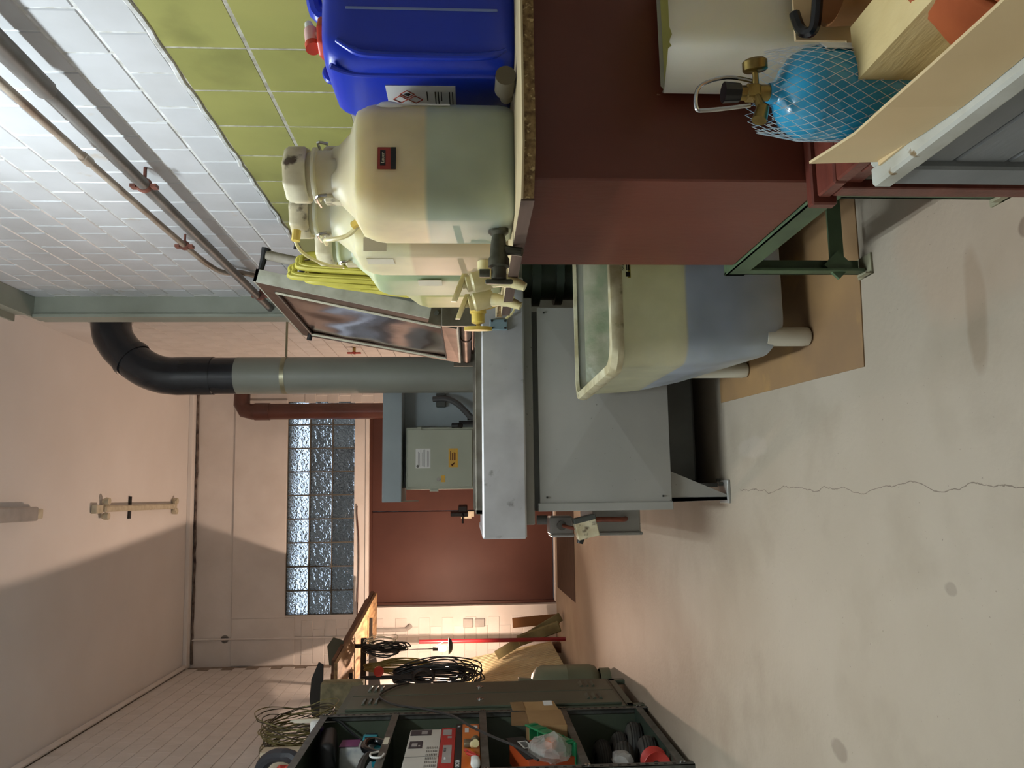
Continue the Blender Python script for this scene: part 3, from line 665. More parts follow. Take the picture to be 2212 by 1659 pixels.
fin('lower_rail', MB().box(.54, 1.07, 1.78, 1.786, .05, .085).bx((.545, 1.775, .07), (.05, .01, .05), 0, (0, 45, 0)), green_p, t)

# board on top
t = thing('chipboard_shelf', (.85, 1.6, .862), 'thick veneered chipboard worktop carrying the row of canisters', 'worktop')
prf = [(1.14, 1.165), (.56, 1.165), (.487, 1.215), (.487, 2.05), (.585, 2.10), (.585, 2.50), (1.14, 2.50)]
fin('board_core', MB().prism(prf, 'z', .862, .880), osb, t)
fin('board_veneer', MB().prism([(1.14, 1.164), (.5595, 1.164), (.486, 1.2145), (.486, 2.05), (.584, 2.10), (.584, 2.5), (1.14, 2.5)], 'z', .880, .8835), ply, t)
fin('side_lipping', MB().box(.483, .4869, 1.218, 2.045, .861, .8835), mat('brown_edge_lipping', (98, 78, 66), .7, c2=(80, 62, 52), scale=6, stretch=(1, .4, 8)), t)
fin('board_support', MB().box(1.10, 1.14, 1.75, 2.5, .80, .862), green_dk, t)
fin('support_leg', MB().box(1.10, 1.14, 2.40, 2.46, 0, .80), green_dk, t)

# ------------------------------------------------------------------ canisters
def rrect(cx, cy, hx, hy, r, z, n=6):
    p = []
    for qx, qy, a0 in ((1, 1, 0), (-1, 1, 90), (-1, -1, 180), (1, -1, 270)):
        for k in range(n + 1):
            a = R(a0 + 90 * k / n); p.append(V((cx + qx * (hx - r) + r * math.cos(a), cy + qy * (hy - r) + r * math.sin(a), z)))
    return p
def circ(cx, cy, r, z, n=28):
    return None
def canister(cx, cy, hx, hy, z0, zs, zt, m, label, tapm=None, tapz=.95, cap_x=None, tap=True, group=None):
    """square aspirator bottle: rounded body, sloping shoulder, neck with big screw cap and a tap at the foot"""
    t = thing('canister', (cx, cy, z0), label, 'canister', group)
    mb = MB(); rg = []
    for z, k, rr in ((z0, .90, .03), (z0 + .012, .97, .04), (z0 + .03, 1, .045), (z0 + .15, 1.0, .045), (zs - .03, 1.0, .045), (zs - .01, .985, .05), (zs + .012, .93, .055), (zs + (zt - zs) * .45, .70, .07), (zt - .012, .50, .05), (zt, .46, .05)):
        r_ = min(rr, hx * k * .98, hy * k * .98)
        rg.append(rrect(cx, cy, hx * k, hy * k, r_, z))
    mb.rings(rg); fin('canister_body', mb, m, t)
    nr = .048
    nk = fin('neck', MB().lathe([(nr + .006, zt - .015), (nr, zt + .008), (nr, zt + .03), (nr + .006, zt + .033), (nr + .006, zt + .039), (nr - .004, zt + .041), (nr - .004, zt + .055)], (cx, cy, 0), seg=30), m, t)
    cp = MB(); zc = zt + .050
    ring = []
    for z, rr in ((zc, .050), (zc + .004, .053), (zc + .034, .053), (zc + .043, .047)):
        ring.append([V((cx + (rr + (.0035 if (k % 6) in (0, 1) else 0)) * math.cos(2 * math.pi * k / 48), cy + (rr + (.0035 if (k % 6) in (0, 1) else 0)) * math.sin(2 * math.pi * k / 48), z)) for k in range(48)])
    cp.rings(ring); fin('screw_cap', cp, cream, t, smooth=50)
    for s_ in (-1, 1):
        lg = fin('lug', MB().box(cx + s_ * .046 - .012, cx + s_ * .046 + .012, cy - .016, cy + .016, zt - .02, zt + .022, .006), cream, t)
        fin('wire_eye', MB().tube([(cx + s_ * .052, cy - .03, zt + .010), (cx + s_ * .056, cy - .028, zt + .03), (cx + s_ * .056, cy + .02, zt + .03)], .003, 6, smooth=4), chrome, lg)
    return t
def plastic_tap(x, y, z, m, parent, upright=True, k=1.25):
    """upright: inlet from the canister, a vertical stem with a bar handle on top, spout pointing down and forward"""
    if upright:
        sx_ = x - .040 * k
        a = fin('tap', MB().lathe([(.013 * k, 0), (.013 * k, .03 * k), (.017 * k, .032 * k), (.017 * k, .042 * k)], (x, y, z), (-1, 0, 0), 16)
                .lathe([(.014 * k, -.018 * k), (.019 * k, -.010 * k), (.019 * k, .022 * k), (.015 * k, .026 * k), (.015 * k, .034 * k), (.007 * k, .036 * k), (.007 * k, .042 * k)], (sx_, y, z), (-.25, 0, 1), 18)
                .tube([(sx_, y, z - .005 * k), (sx_ - .004 * k, y - .012 * k, z - .03 * k), (sx_ - .012 * k, y - .02 * k, z - .055 * k), (sx_ - .02 * k, y - .024 * k, z - .072 * k)], [.014 * k, .012 * k, .010 * k, .008 * k], 12, smooth=3), m, parent)
        hx = sx_ - .015 * k
        fin('tap_handle', MB().rings([[V((hx + u * .026 * k + dx, y + dy, z + .046 * k - u * .010 * k + dz_)) for dx, dy, dz_ in ((0, -w2, -.006), (0, w2, -.006), (0, w2, .006), (0, -w2, .006))] for u, w2 in ((-1, .005), (-.8, .010), (0, .013), (.8, .010), (1, .005))]), m, a)
    else:
        a = fin('tap', MB().lathe([(.014 * k, 0), (.014 * k, .03), (.020 * k, .032), (.020 * k, .055), (.016 * k, .058), (.016 * k, .085), (.006, .09), (.006, .104)], (x, y, z), (-1, 0, 0), 18)
                .tube([(x - .03, y, z), (x - .034, y - .006, z - .03), (x - .028, y - .012, z - .06)], [.013, .011, .009], 10, smooth=3), m, parent)
        fin('tap_handle', MB().rings([[V((x - .104 + dx, y + dy, z + u * .042)) for dx, dy in ((-.005, -w2), (.006, -w2), (.006, w2), (-.005, w2))] for u, w2 in ((-1, .004), (-.7, .011), (0, .015), (.7, .011), (1, .004))]), m, a)
    return a
c1m = liquid_mat('canister_plastic_teal_liquid', (226, 212, 170), (186, 196, 174), 1.05)
c2m = liquid_mat('canister_plastic_beige_liquid', (226, 218, 178), (204, 186, 152), 1.10)
c3m = liquid_mat('canister_plastic_green_liquid', (206, 212, 172), (162, 176, 140), 1.21)
c4m = liquid_mat('canister_plastic_yellow_liquid', (206, 200, 150), (170, 170, 110), 1.12)
t1 = canister(.632, 1.47, .116, .105, .8835, 1.17, 1.235, c1m, 'largest grimy cream canister at the front corner of the worktop with a red sticker')
st = fin('sticker', MB().box(.600, .643, 1.3633, 1.3643, 1.105, 1.139, .001), mat('faded_red_print', (150, 52, 40), .5), t1)
fin('sticker_panel', MB().box(.607, .637, 1.3626, 1.3634, 1.124, 1.134).box(.600, .643, 1.3626, 1.3634, 1.105, 1.114), ink, st)
text('sticker_print', 'Lauer', .009, frameM((.622, 1.3622, 1.129), (1, 0, 0), (0, 0, 1)), cream, st)
fin('paint_drip', MB().box(.7325, .7345, 1.371, 1.380, 1.005, 1.10).lathe([(.002, 0), (.007, .015), (.010, .035), (.008, .05), (.001, .06)], (.732, 1.3785, 1.085), (0, 0, 1), 12), label_w, t1, label='dried white paint drip')
tp = fin('tap', MB().lathe([(.020, -.005), (.020, .006), (.013, .012), (.016, .03), (.018, .055), (.021, .06), (.021, .075), (.015, .078), (.015, .10), (.008, .102)], (.518, 1.46, .912), (-1, 0, 0), 18)
         .tube([(.478, 1.46, .912), (.474, 1.455, .885), (.47, 1.45, .866)], [.012, .009, .009], 10), tap_k, t1, label='dark metal tap')
fin('tap_handle', MB().bx((.413, 1.46, .912), (.010, .012, .055), .004, (0, 0, 0), 2).cyl((.43, 1.46, .93), (.43, 1.46, .95), .008, seg=12), tap_k, tp)
t2 = canister(.65, 1.74, .122, .11, .8835, 1.21, 1.285, c2m, 'second cream canister with a paper tape strip behind the grimy one')
split('tape', MB().box(.527, .529, 1.68, 1.72, 1.14, 1.20).box(.5285, .56, 1.629, 1.6305, 1.15, 1.20), masking, t2)
plastic_tap(.535, 1.70, .935, tap_m, t2)
t3 = canister(.66, 1.985, .118, .11, .8835, 1.20, 1.275, c3m, 'third canister with pale green liquid near the lid')
split('tape', MB().box(.540, .542, 1.9, 1.95, 1.04, 1.10), masking, t3)
plastic_tap(.548, 1.93, .930, tap_m, t3)
t = thing('canister', (.70, 2.42, .8835), 'farthest small canister with yellow tint beside the open lid', 'canister')
mb = MB(); rg = []
for z, k in ((.8835, .9), (.895, 1), (1.10, 1), (1.13, .93), (1.18, .6), (1.2, .5)): rg.append(rrect(.70, 2.36, .10 * k, .10 * k, .04 * k, z))
fin('canister_body', mb.rings(rg), c4m, t)
fin('screw_cap', MB().cyl((.70, 2.36, 1.2), (.70, 2.36, 1.25), .045), cream, t)
plastic_tap(.604, 2.29, .944, tap_y, t, False)
fin('connecting_hose', MB().tube([(.66, 2.27, 1.0), (.64, 2.28, 1.0), (.62, 2.29, .94)], .006, 6), tap_m, t)
# yellow tube between the caps
t = thing('hose_link', (.60, 1.62, 1.28), 'thin yellowed tube linking the canister caps', 'tube')
fin('tube_run', MB().tube([(.565, 1.56, 1.20), (.548, 1.58, 1.225), (.545, 1.60, 1.26), (.55, 1.62, 1.28), (.555, 1.66, 1.285)], .005, 8, smooth=5), tap_m, t)
fin('tube_run', MB().tube([(.595, 1.70, 1.36), (.575, 1.72, 1.365), (.56, 1.76, 1.35), (.55, 1.80, 1.31), (.56, 1.85, 1.28)], .004, 8, smooth=5), tap_m, t)
split('cork', MB().cyl((.57, 1.555, 1.195), (.563, 1.565, 1.213), .009, seg=10).cyl((.600, 1.70, 1.36), (.575, 1.70, 1.362), .010, seg=10), tap_y, t)

# blue jerrycan
t = thing('jerrycan', (.93, 1.45, .8835), 'bright blue plastic jerrycan with an orange red cap and spout', 'jerrycan')
mb = MB(); rg = []
cx, cy, hx, hy = .935, 1.44, .150, .125
for z, k, rr in ((.8835, .90, .03), (.893, .97, .04), (.91, 1, .045), (1.18, 1, .045), (1.205, .985, .05), (1.225, .95, .05), (1.236, .9, .05), (1.242, .8, .05)):
    rg.append(rrect(cx, cy, hx * k, hy * k, rr, z, 8))
mb.rings(rg)
bmesh.ops.bevel(mb.bm, geom=[], offset=0)
fin('jerrycan_body', mb, blue_m, t)
# raised side rib and shoulder
fin('side_rib', MB().tube([(.828, 1.318, 1.21), (.808, 1.317, 1.18), (.800, 1.317, 1.14), (.798, 1.317, 1.0), (.802, 1.317, .93), (.815, 1.318, .90)], [.005, .007, .007, .007, .007, .004], 10, smooth=4)
    .tube([(.790, 1.34, 1.225), (.7865, 1.36, 1.18), (.786, 1.36, 1.05), (.787, 1.36, .92)], .006, 10, smooth=4), blue_m, t)
fin('level_strip', MB().box(.888, .8935, 1.3135, 1.3155, .915, 1.195, .001), mat('milky_blue_strip', (120, 140, 196), .4), t, label='pale see-through level strip')
split('carry_handle', MB().tube([(.822, 1.45, 1.225), (.826, 1.45, 1.246), (.842, 1.45, 1.252), (.862, 1.45, 1.235)], .009, 10, smooth=4).tube([(.96, 1.45, 1.24), (.97, 1.45, 1.275), (1.05, 1.45, 1.28), (1.07, 1.45, 1.24)], .016, 10, smooth=4), blue_m, t)
cpc = (.872, 1.385)
cp = MB(); ring = []
for z, rr in ((1.238, .031), (1.242, .036), (1.262, .036), (1.266, .033)):
    ring.append([V((cpc[0] + (rr + (.0025 if (k % 6) in (0, 1) else 0)) * math.cos(2 * math.pi * k / 48), cpc[1] + (rr + (.0025 if (k % 6) in (0, 1) else 0)) * math.sin(2 * math.pi * k / 48), z)) for k in range(48)])
cp.rings(ring); cpo = fin('screw_cap', cp, red_cap, t, smooth=50)
cpo.location.z -= .012
fin('jerrycan_neck', MB().cyl((cpc[0], cpc[1], 1.21), (cpc[0], cpc[1], 1.24), .033), blue_m, t)
fin('spout_body', MB().cyl((cpc[0], cpc[1], 1.264), (cpc[0], cpc[1], 1.278), .012).cyl((.852, 1.378, 1.278), (.890, 1.39, 1.284), .013, .014), pink_p, cpo)
fin('spout_tip', MB().cyl((.885, 1.39, 1.284), (.912, 1.40, 1.292), .011, .0075), white_p, cpo)
fin('spout_knob', MB().cyl((.845, 1.376, 1.276), (.857, 1.38, 1.279), .0145), red_cap, cpo)
lb = fin('hazard_label', MB().box(.7832, .7848, 1.395, 1.50, .995, 1.13), label_w, t, label='white label with hazard diamonds')
m_ = MB()
for (y, z) in ((1.425, 1.09), (1.445, 1.075), (1.445, 1.105)):
    for k in range(4):
        a, b2 = R(90 * k), R(90 * k + 90); r_ = .014
        m_.tube([(.7826, y + r_ * math.cos(a), z + r_ * math.sin(a)), (.7826, y + r_ * math.cos(b2), z + r_ * math.sin(b2))], .0009, 4)
fin('hazard_diamond', m_, ink_red, lb)
m_ = MB()
for z in (1.0, 1.006, 1.022, 1.028, 1.034, 1.05): m_.box(.7826, .7832, 1.415, 1.445 + random.random() * .03, z, z + .002)
m_.lathe([(.0, 0), (.004, .004), (.003, .009), (0, .014)], (.7826, 1.425, 1.083), (0, 0, 1), 8)
fin('label_print', m_, ink, lb)
text('volume_mark', '20', .014, frameM((.93, 1.3148, 1.165), (1, 0, 0), (0, 0, 1)), mat('blue_emboss', (60, 90, 214), .4), t)
t = fin('bung', MB().cyl((.742, 1.28, .903), (.742, 1.33, .903), .0185, seg=22).cyl((.742, 1.33, .903), (.742, 1.36, .898), .012), mat('grey_brown_rubber', (86, 78, 62), .7), label='round grey rubber bung lying before the blue jerrycan', cat='bung')

# ------------------------------------------------------------------ yellow hose coil behind the canisters
t = thing('hose_coil', (.86, 2.9, 1.0), 'yellow hose hung in a long coil between the canisters and the lid', 'hose')
for k in range(9):
    r_ = random.Random(k)
    x = .765 + .016 * (k % 4) + r_.uniform(-.006, .006); y = 2.66 + .03 * (k // 4)
    top = 1.60 - .012 * k; lo = .98 + .01 * k
    fin('hose_loop', MB().tube([(x - .02, y, lo + .3), (x + .0, y + .01, top - .03), (x + .02, y + .02, top), (x + .05, y + .03, top - .03), (x + .04, y + .03, lo + .3), (x - .01, y + .02, lo + .06), (x - .05 + .015 * (k % 3), y + .01, lo), (x - .05, y, lo + .05)], .0105, 8, smooth=6, closed=True), hose_y, t)
t = fin('hose_hook', MB().tube([(.87, 2.66, 1.585), (.90, 2.66, 1.58), (1.148, 2.66, 1.60)], .006, 6), black, label='black hook in the wall holding the yellow hose', cat='hook')

# ------------------------------------------------------------------ white tub
tubm = liquid_mat('tub_plastic_blue_liquid', (204, 198, 166), (186, 198, 208), .365, c3=None)
t = thing('plastic_tub', (.7, 2.45, 0), 'big milky plastic tub on feet holding bluish liquid under the worktop', 'tub')
def tubring(x0, x1, y0, y1, r, zf, zb, n=6):
    p = rrect((x0 + x1) / 2, (y0 + y1) / 2, (x1 - x0) / 2, (y1 - y0) / 2, r, 0, n)
    for q in p: q.z = zf + (zb - zf) * (q.y - y0) / (y1 - y0)
    return p
mb = MB()
outer = [(.48, 1.0, 2.10, 2.60, .06, .080, .16), (.415, 1.045, 2.08, 2.68, .07, .085, .19), (.385, 1.06, 2.072, 2.72, .07, .11, .25), (.365, 1.065, 2.067, 2.76, .07, .25, .36), (.355, 1.07, 2.062, 2.76, .07, .40, .44), (.350, 1.075, 2.06, 2.77, .07, .57, .57)]
inner = [(.358, 1.067, 2.068, 2.762, .065, .57, .57), (.365, 1.06, 2.075, 2.75, .065, .40, .43), (.38, 1.05, 2.08, 2.70, .065, .2, .3), (.45, 1.0, 2.12, 2.65, .06, .10, .18)]
mb.rings([tubring(*a) for a in outer + inner]); fin('tub_shell', mb, tubm, t)
mb = MB(); mb.rings([tubring(*a) for a in [(.350, 1.075, 2.06, 2.77, .07, .545, .545), (.335, 1.09, 2.045, 2.785, .075, .548, .548), (.330, 1.095, 2.04, 2.79, .08, .565, .565), (.335, 1.09, 2.045, 2.785, .08, .582, .582), (.358, 1.067, 2.068, 2.76, .065, .584, .584), (.360, 1.065, 2.07, 2.758, .065, .572, .572)]], False, False)
fin('rolled_rim', mb, mat('grimy_cream_rim', (214, 208, 176), .45, c2=(176, 164, 124), scale=16, sss=.1, c3=(112, 104, 70), scale3=24, lo3=.62, hi3=.75), t)
fin('liquid_surface', MB().rings([tubring(.366, 1.059, 2.076, 2.748, .065, .364, .364), tubring(.366, 1.059, 2.076, 2.748, .065, .366, .366)]), mat('pale_cyan_liquid', (150, 170, 168), .08), t)
fin('inner_film', MB().rings([[V((.40 + .66 * i / 20, 2.735 - .10 * (1 - j / 6) + .01 * noise.noise(V((i * .5, j * .5, 1))), .40 + .15 * j / 6)) for i in range(21)] for j in range(7)], close=False), mat('green_stained_film', (150, 146, 124), .28, c2=(120, 128, 100), scale=14, bump=.8, bscale=20), t, smooth=80)
for x, y, zt in ((.435, 2.10, .13), (.95, 2.10, .13), (.42, 2.60, .22), (.95, 2.60, .22)):
    fin('foot', MB().lathe([(.018, 0), (.026, .006), (.028, .02), (.028, zt)], (x, y, 0.003), (0, 0, 1), 20), mat('white_pvc_foot', (206, 204, 188), .4), t)
lb = fin('warning_label', MB().box(.595, .70, 2.0605, 2.0625, .520, .548), yel2, t)
text('label_print', 'BAUXOU', .012, frameM((.64, 2.0602, .5415), (1, 0, 0), (0, 0, 1)), ink, lb)
fin('label_print', MB().box(.598, .612, 2.0598, 2.0606, .522, .534).box(.616, .67, 2.0598, 2.0606, .523, .5265).box(.616, .66, 2.0598, 2.0606, .529, .532), ink, lb)
# hardboard mat under it
fin('floor_mat', MB().prism([(.30, 1.815), (.56, 1.80), (1.1, 1.80), (1.1, 2.9), (.34, 2.9)], 'z', .0, .003), mat_floor, label='tan hardboard sheet on the floor beneath the tub', cat='mat')
fin('door_mat', MB().prism([(-1.0, 7.32), (.5, 7.30), (.5, 8.75), (-1.03, 8.80)], 'z', .0, .004), mat_dark, label='dark brown mat on the floor before the back door', cat='mat')

# ------------------------------------------------------------------ slatted bench, chest and tray at the near right
t = thing('slatted_bench', (.8, 1.15, 0), 'low bench with red brown painted slats before the cabinet', 'bench')
for a, b2, zt in ((1.215, 1.237, .389), (1.148, 1.210, .383), (1.066, 1.143, .383)):
    fin('slat', MB().box(.48 if a > 1.2 else .49, 1.12, a, b2, .360 if a < 1.2 else .345, zt, .003), redwood, t)
fin('front_batten', MB().box(.50, .512, 1.07, 1.20, .325, .36, .002), redwood, t)
for x, y in ((.49, 1.17), (1.06, 1.17), (.49, 1.075), (1.06, 1.075)):
    fin('leg', MB().box(x, x + .016, y, y + .035, 0, .36, .002), redwood, t)
fin('cross_rail', MB().box(.50, 1.07, 1.15, 1.17, .13, .17, .002).box(.508, .52, 1.09, 1.19, .10, .14, .002), redwood, t)

t = thing('painted_chest', (.7, .8, .1), 'grey plank chest with flaking white rim holding the cardboard tray', 'chest')
fin('chest_rim', MB().box(.445, .475, .50, 1.06, .342, .372, .004).box(.475, 1.05, 1.035, 1.06, .342, .372, .004).box(.452, 1.05, .50, 1.05, .335, .365), chestp, t)
for z0_, z1_ in ((.283, .340), (.205, .280), (.125, .202)):
    fin('plank', MB().box(.460, .478, .48, 1.05, z0_, z1_, .003), chestg, t)
fin('corner_post', MB().box(.449, .480, 1.0, 1.058, .125, .345, .004), chestg, t)
fin('end_board', MB().box(.48, 1.05, 1.03, 1.05, .125, .34, .003), chestg, t)

t = thing('cardboard_tray', (.75, .85, .37), 'shallow pale cardboard tray on the grey chest with the gas bottle in it', 'tray')
def wall_strip(m, pts, z0_, zs, th=.004):
    n = len(pts)
    rows = [[V((x, y, z0_)) for x, y in pts], [V((x, y, z0_ + (zz - z0_) * .5)) for (x, y), zz in zip(pts, zs)], [V((x + dx, y, zz)) for (x, y), zz, dx in zip(pts, zs, [0] * n)]]
    m.rings(rows, False, False, close=False)
m_ = MB()
lp = [(.474, 1.035), (.468, .98), (.462, .92), (.457, .84), (.458, .76), (.46, .66), (.465, .5)]
for i in range(len(lp) - 1):
    (xa, ya), (xb, yb) = lp[i], lp[i + 1]; za, zb = (.476, .472, .468, .472, .468, .464, .46)[i], (.476, .472, .468, .472, .468, .464, .46)[i + 1]
    m_.rings([[V((xa, ya, .373)), V((xa - .004, ya, za))], [V((xb, yb, .373)), V((xb - .004, yb, zb))]], False, False, close=False)
    m_.rings([[V((xa + .004, ya, .373)), V((xa, ya, za))], [V((xb + .004, yb, .373)), V((xb, yb, zb))]], False, False, close=False)
    m_.rings([[V((xa - .004, ya, za)), V((xa, ya, za))], [V((xb - .004, yb, zb)), V((xb, yb, zb))]], False, False, close=False)
fin('tray_side', m_, cardb2, t)
fin('tray_base', MB().box(.466, 1.0, .5, 1.03, .3725, .376), cardb2, t)
fin('tray_end', MB().box(.66, 1.0, 1.028, 1.033, .374, .486), cardb2, t)
fin('torn_flap', MB().quad((.474, 1.036, .42), (.486, 1.037, .43), (.484, 1.037, .405), (.474, 1.036, .40), t=.002), cardb2, t)
fin('tray_end', MB().quad((.474, 1.034, .374), (.66, 1.03, .374), (.66, 1.03, .41), (.49, 1.034, .40), t=.003), cardb2, t)

# gas bottle with net
gx, gy, gr, gz = .534, .955, .060, .378
t = thing('gas_bottle', (gx, gy, gz), 'small turquoise gas bottle in a white plastic net with a brass valve', 'gas bottle')
gp = [(.045, 0), (gr - .006, .004), (gr, .012), (gr, .130), (gr - .003, .145), (gr - .011, .158), (gr - .025, .168), (gr - .040, .1735), (.015, .1765), (.014, .182), (.013, .186)]
fin('bottle_body', MB().lathe(gp, (gx, gy, gz), seg=48), gasblue, t)
def gprof(h):
    for (r0, h0), (r1, h1) in zip(gp, gp[1:]):
        if h0 <= h <= h1 and h1 > h0: return r0 + (r1 - r0) * (h - h0) / (h1 - h0)
    return gr
nm = MB(); NS = 30
for k in range(NS):
    for sg in (-1, 1):
        pts = []
        for i in range(33):
            h = .196 * i / 32
            a = 2 * math.pi * (k + sg * (.25 - .25 * math.cos(math.pi * i / 2))) / NS
            r_ = (gr + .002) if h < .135 else gr + .002 - .010 * ((h - .135) / .06)
            pts.append((gx + r_ * math.cos(a), gy + r_ * math.sin(a), gz + h + .004 * math.sin(k)))
        nm.tube(pts, .00048, 3, cap=False)
fin('net', nm, netw, t)
fin('label', MB().lathe([(gr + .0006, .10), (gr + .0006, .129)], (gx, gy, gz), seg=48, cap=False), gasblue, t)
vz = gz + .182
v1 = fin('valve_block', MB().cyl((gx, gy, vz - .004), (gx, gy, vz + .018), .011, seg=14).bx((gx, gy, vz + .026), (.020, .018, .020), .002).cyl((gx, gy, vz + .034), (gx, gy, vz + .044), .010, seg=6), brass, t)
fin('valve_knob', MB().cyl((gx, gy, vz + .044), (gx, gy, vz + .066), .0125, .014, seg=10), black_g, v1, label='black valve knob')
fin('hand_wheel', MB().lathe([(.004, -.006), (.004, .016), (.014, .017), (.0165, .019), (.0165, .030), (.013, .033)], (gx + .010, gy - .004, vz + .022), (.95, -.25, .1), 24), brass, v1)
fin('outlet', MB().cyl((gx - .008, gy - .004, vz + .022), (gx - .030, gy - .012, vz + .018), .006, seg=10).cyl((gx - .026, gy - .01, vz + .017), (gx - .046, gy - .012, vz + .024), .0085, .010, seg=14), brass, v1)
fin('wire_bail', MB().tube([(gx + .016, gy, vz + .02), (gx + .022, gy, vz + .06), (gx + .008, gy, vz + .098), (gx - .022, gy, vz + .104), (gx - .026, gy, vz + .09), (gx - .018, gy, vz + .03)], .0028, 8, smooth=6), chrome, v1)
fin('paper_label', MB().bx((gx + .044, gy - .044, gz + .105), (.026, .0015, .045), 0, (0, 0, 45)), label_w, t)

t = fin('timber_block', MB().rings([[V((.522, .905, z_)), V((.600, .905, z_)), V((.600, .70, z_)), V((.522, .70, z_))] for z_ in (.377, .470)]), timber, label='rough sawn block of pale timber lying in the cardboard tray', cat='timber')
m_ = MB(); rows = []
for i in range(15):
    u = i / 14; row = []
    for j in range(13):
        v_ = j / 12
        x = .486 + .17 * v_; y = .775 - .12 * u + .03 * noise.noise(V((u * 3, v_ * 3, 0)))
        z = .405 + .085 * math.sin(math.pi * min(1, v_ * 1.1 + .05)) * (.6 + .4 * math.sin(math.pi * u)) + .016 * noise.noise(V((u * 6, v_ * 6, 5)))
        row.append(V((x, y, z)))
    rows.append(row)
m_.rings(rows, close=False); fin('cloth', m_, orange_c, label='crumpled rust orange cloth in the cardboard tray', cat='cloth', smooth=70)
fin('bowl', MB().lathe([(.02, 0), (.035, .01), (.045, .04), (.048, .08), (.044, .078), (.04, .04), (.02, .014)], (.70, .97, .377), seg=28), mat('terracotta_brown', (150, 104, 62), .5), label='small brown round pot in the cardboard tray', cat='pot')
fin('black_clip', MB().tube([(.70, 1.025, .487), (.672, 1.02, .482), (.660, 1.01, .476), (.664, 1.0, .470), (.70, .99, .468)], .008, 8, smooth=5), black_g, label='black plastic loop on the edge of the cardboard tray', cat='clip')

# cut open canister
t = thing('cut_canister', (.78, 1.13, .383), 'milky plastic canister with its top roughly cut off on the bench', 'canister')
mb = MB(); n_ = 6
def cc(z, k=1, rag=0, zz=0):
    p = rrect(.785, 1.135, .115 * k, .085 * k, .022, z, n_)
    for i, q in enumerate(p):
        if rag: q.z += rag * (random.random() - .5) + zz * (q.y - 1.05) * 0.9
    return p
mb.rings([cc(.384, .96), cc(.394, 1), cc(.60, 1), cc(.668, 1, .007, -.20)], True, False)
fin('canister_wall', mb, cutcan_m, t)
mb = MB(); mb.rings([cc(.39, .95), cc(.60, .975), cc(.664, .975, .003, -.20)], True, False); fin('inner_wall', mb, cutcan_i, t)
text('embossed_number', '009', .016, frameM((.755, 1.0492, .645), (1, 0, 0), (0, 0, 1)), mat('emboss_shadow', (160, 154, 128), .6), t)

# ================================================================== left side: shelf, locker and what they hold
t = thing('metal_shelf', (-1.4, 3.95, 0), 'slotted angle steel shelf unit with five dark shelves on the left', 'shelf')
SX, SB = -1.17, -1.60
for (x, y, dx, dy) in ((SX, 3.50, -1, 1), (SX, 4.44, -1, -1), (SB, 3.50, 1, 1), (SB, 4.44, 1, -1)):
    p = fin('post', MB().box(min(x, x + dx * .003), max(x, x + dx * .003), min(y, y + dy * .04), max(y, y + dy * .04), 0, 1.79).box(min(x, x + dx * .035), max(x, x + dx * .035), min(y, y + dy * .003), max(y, y + dy * .003), 0, 1.79), angle_m, t)
    if x == SX:
        m_ = MB()
        for k in range(44): m_.box(x, x + .001, y + dy * .012, y + dy * .026, .04 + .04 * k, .055 + .04 * k)
        fin('post_holes', m_, ink, p, kind='stuff')
for z in (.065, .485, .925, 1.395, 1.775):
    s = fin('shelf_board', MB().box(SB, SX - .004, 3.505, 4.435, z, z + .004), green_dk, t)
    fin('shelf_lip', MB().box(SX - .003, SX + .001, 3.505, 4.435, z - .032, z + .004).box(SB, SB + .003, 3.505, 4.435, z - .03, z + .004).box(SB, SX, 3.505, 3.508, z - .03, z), angle_m, s)
m_ = MB()
for z in (.065, .485, .925, 1.395, 1.775):
    for y in (3.52, 4.42):
        for dz in (-.008, -.024): m_.cyl((SX, y, z + dz), (SX + .008, y, z + dz), .006, seg=6)
fin('bolt_heads', m_, chrome, t)
fin('back_sheet', MB().box(SB - .004, SB, 3.5, 4.44, .06, 1.775), green_dk, t)
fin('side_sheet', MB().box(SB, SX - .04, 4.441, 4.444, .06, 1.775), green_lock, t)
fin('shelf_sticker', MB().box(SX + .0015, SX + .0025, 3.90, 4.0, 1.37, 1.395), masking, t)

t = thing('steel_locker', (-1.45, 4.8, 0), 'olive green steel double locker beside the slotted shelf', 'locker')
lk = t
fin('locker_body', MB().box(-1.78, -1.175, 4.47, 5.10, .10, 1.715, .004), green_lock, t)
split('base_frame', MB().box(-1.2, -1.172, 4.47, 5.1, .06, .10, .004).box(-1.2, -1.172, 4.47, 4.52, 0, .10, .004).box(-1.2, -1.172, 5.05, 5.1, 0, .1, .004).box(-1.78, -1.74, 4.47, 4.52, 0, .1).box(-1.78, -1.74, 5.05, 5.1, 0, .1), green_lock, t)
for (a, b2) in ((4.50, 4.775), (4.785, 5.06)):
    d = fin('locker_door', MB().box(-1.175, -1.162, a, b2, .125, 1.67, .003), green_lock, t)
    yc = (a + b2) / 2
    for zz in (.22, 1.50):
        for k in range(3):
            fin('louvre', MB().rings([[V((-1.162, yc - .055, zz + .035 * k)), V((-1.162, yc + .055, zz + .035 * k)), V((-1.150, yc + .055, zz + .035 * k + .005)), V((-1.150, yc - .055, zz + .035 * k + .005))], [V((-1.162, yc - .055, zz + .035 * k + .022)), V((-1.162, yc + .055, zz + .035 * k + .022)), V((-1.1615, yc + .055, zz + .035 * k + .023)), V((-1.1615, yc - .055, zz + .035 * k + .023))]]), green_lock, d)
    fin('lock', MB().lathe([(.022, 0), (.022, .004), (.012, .006), (.012, .010)], (-1.162, yc, .92), (1, 0, 0), 18), chrome, d)

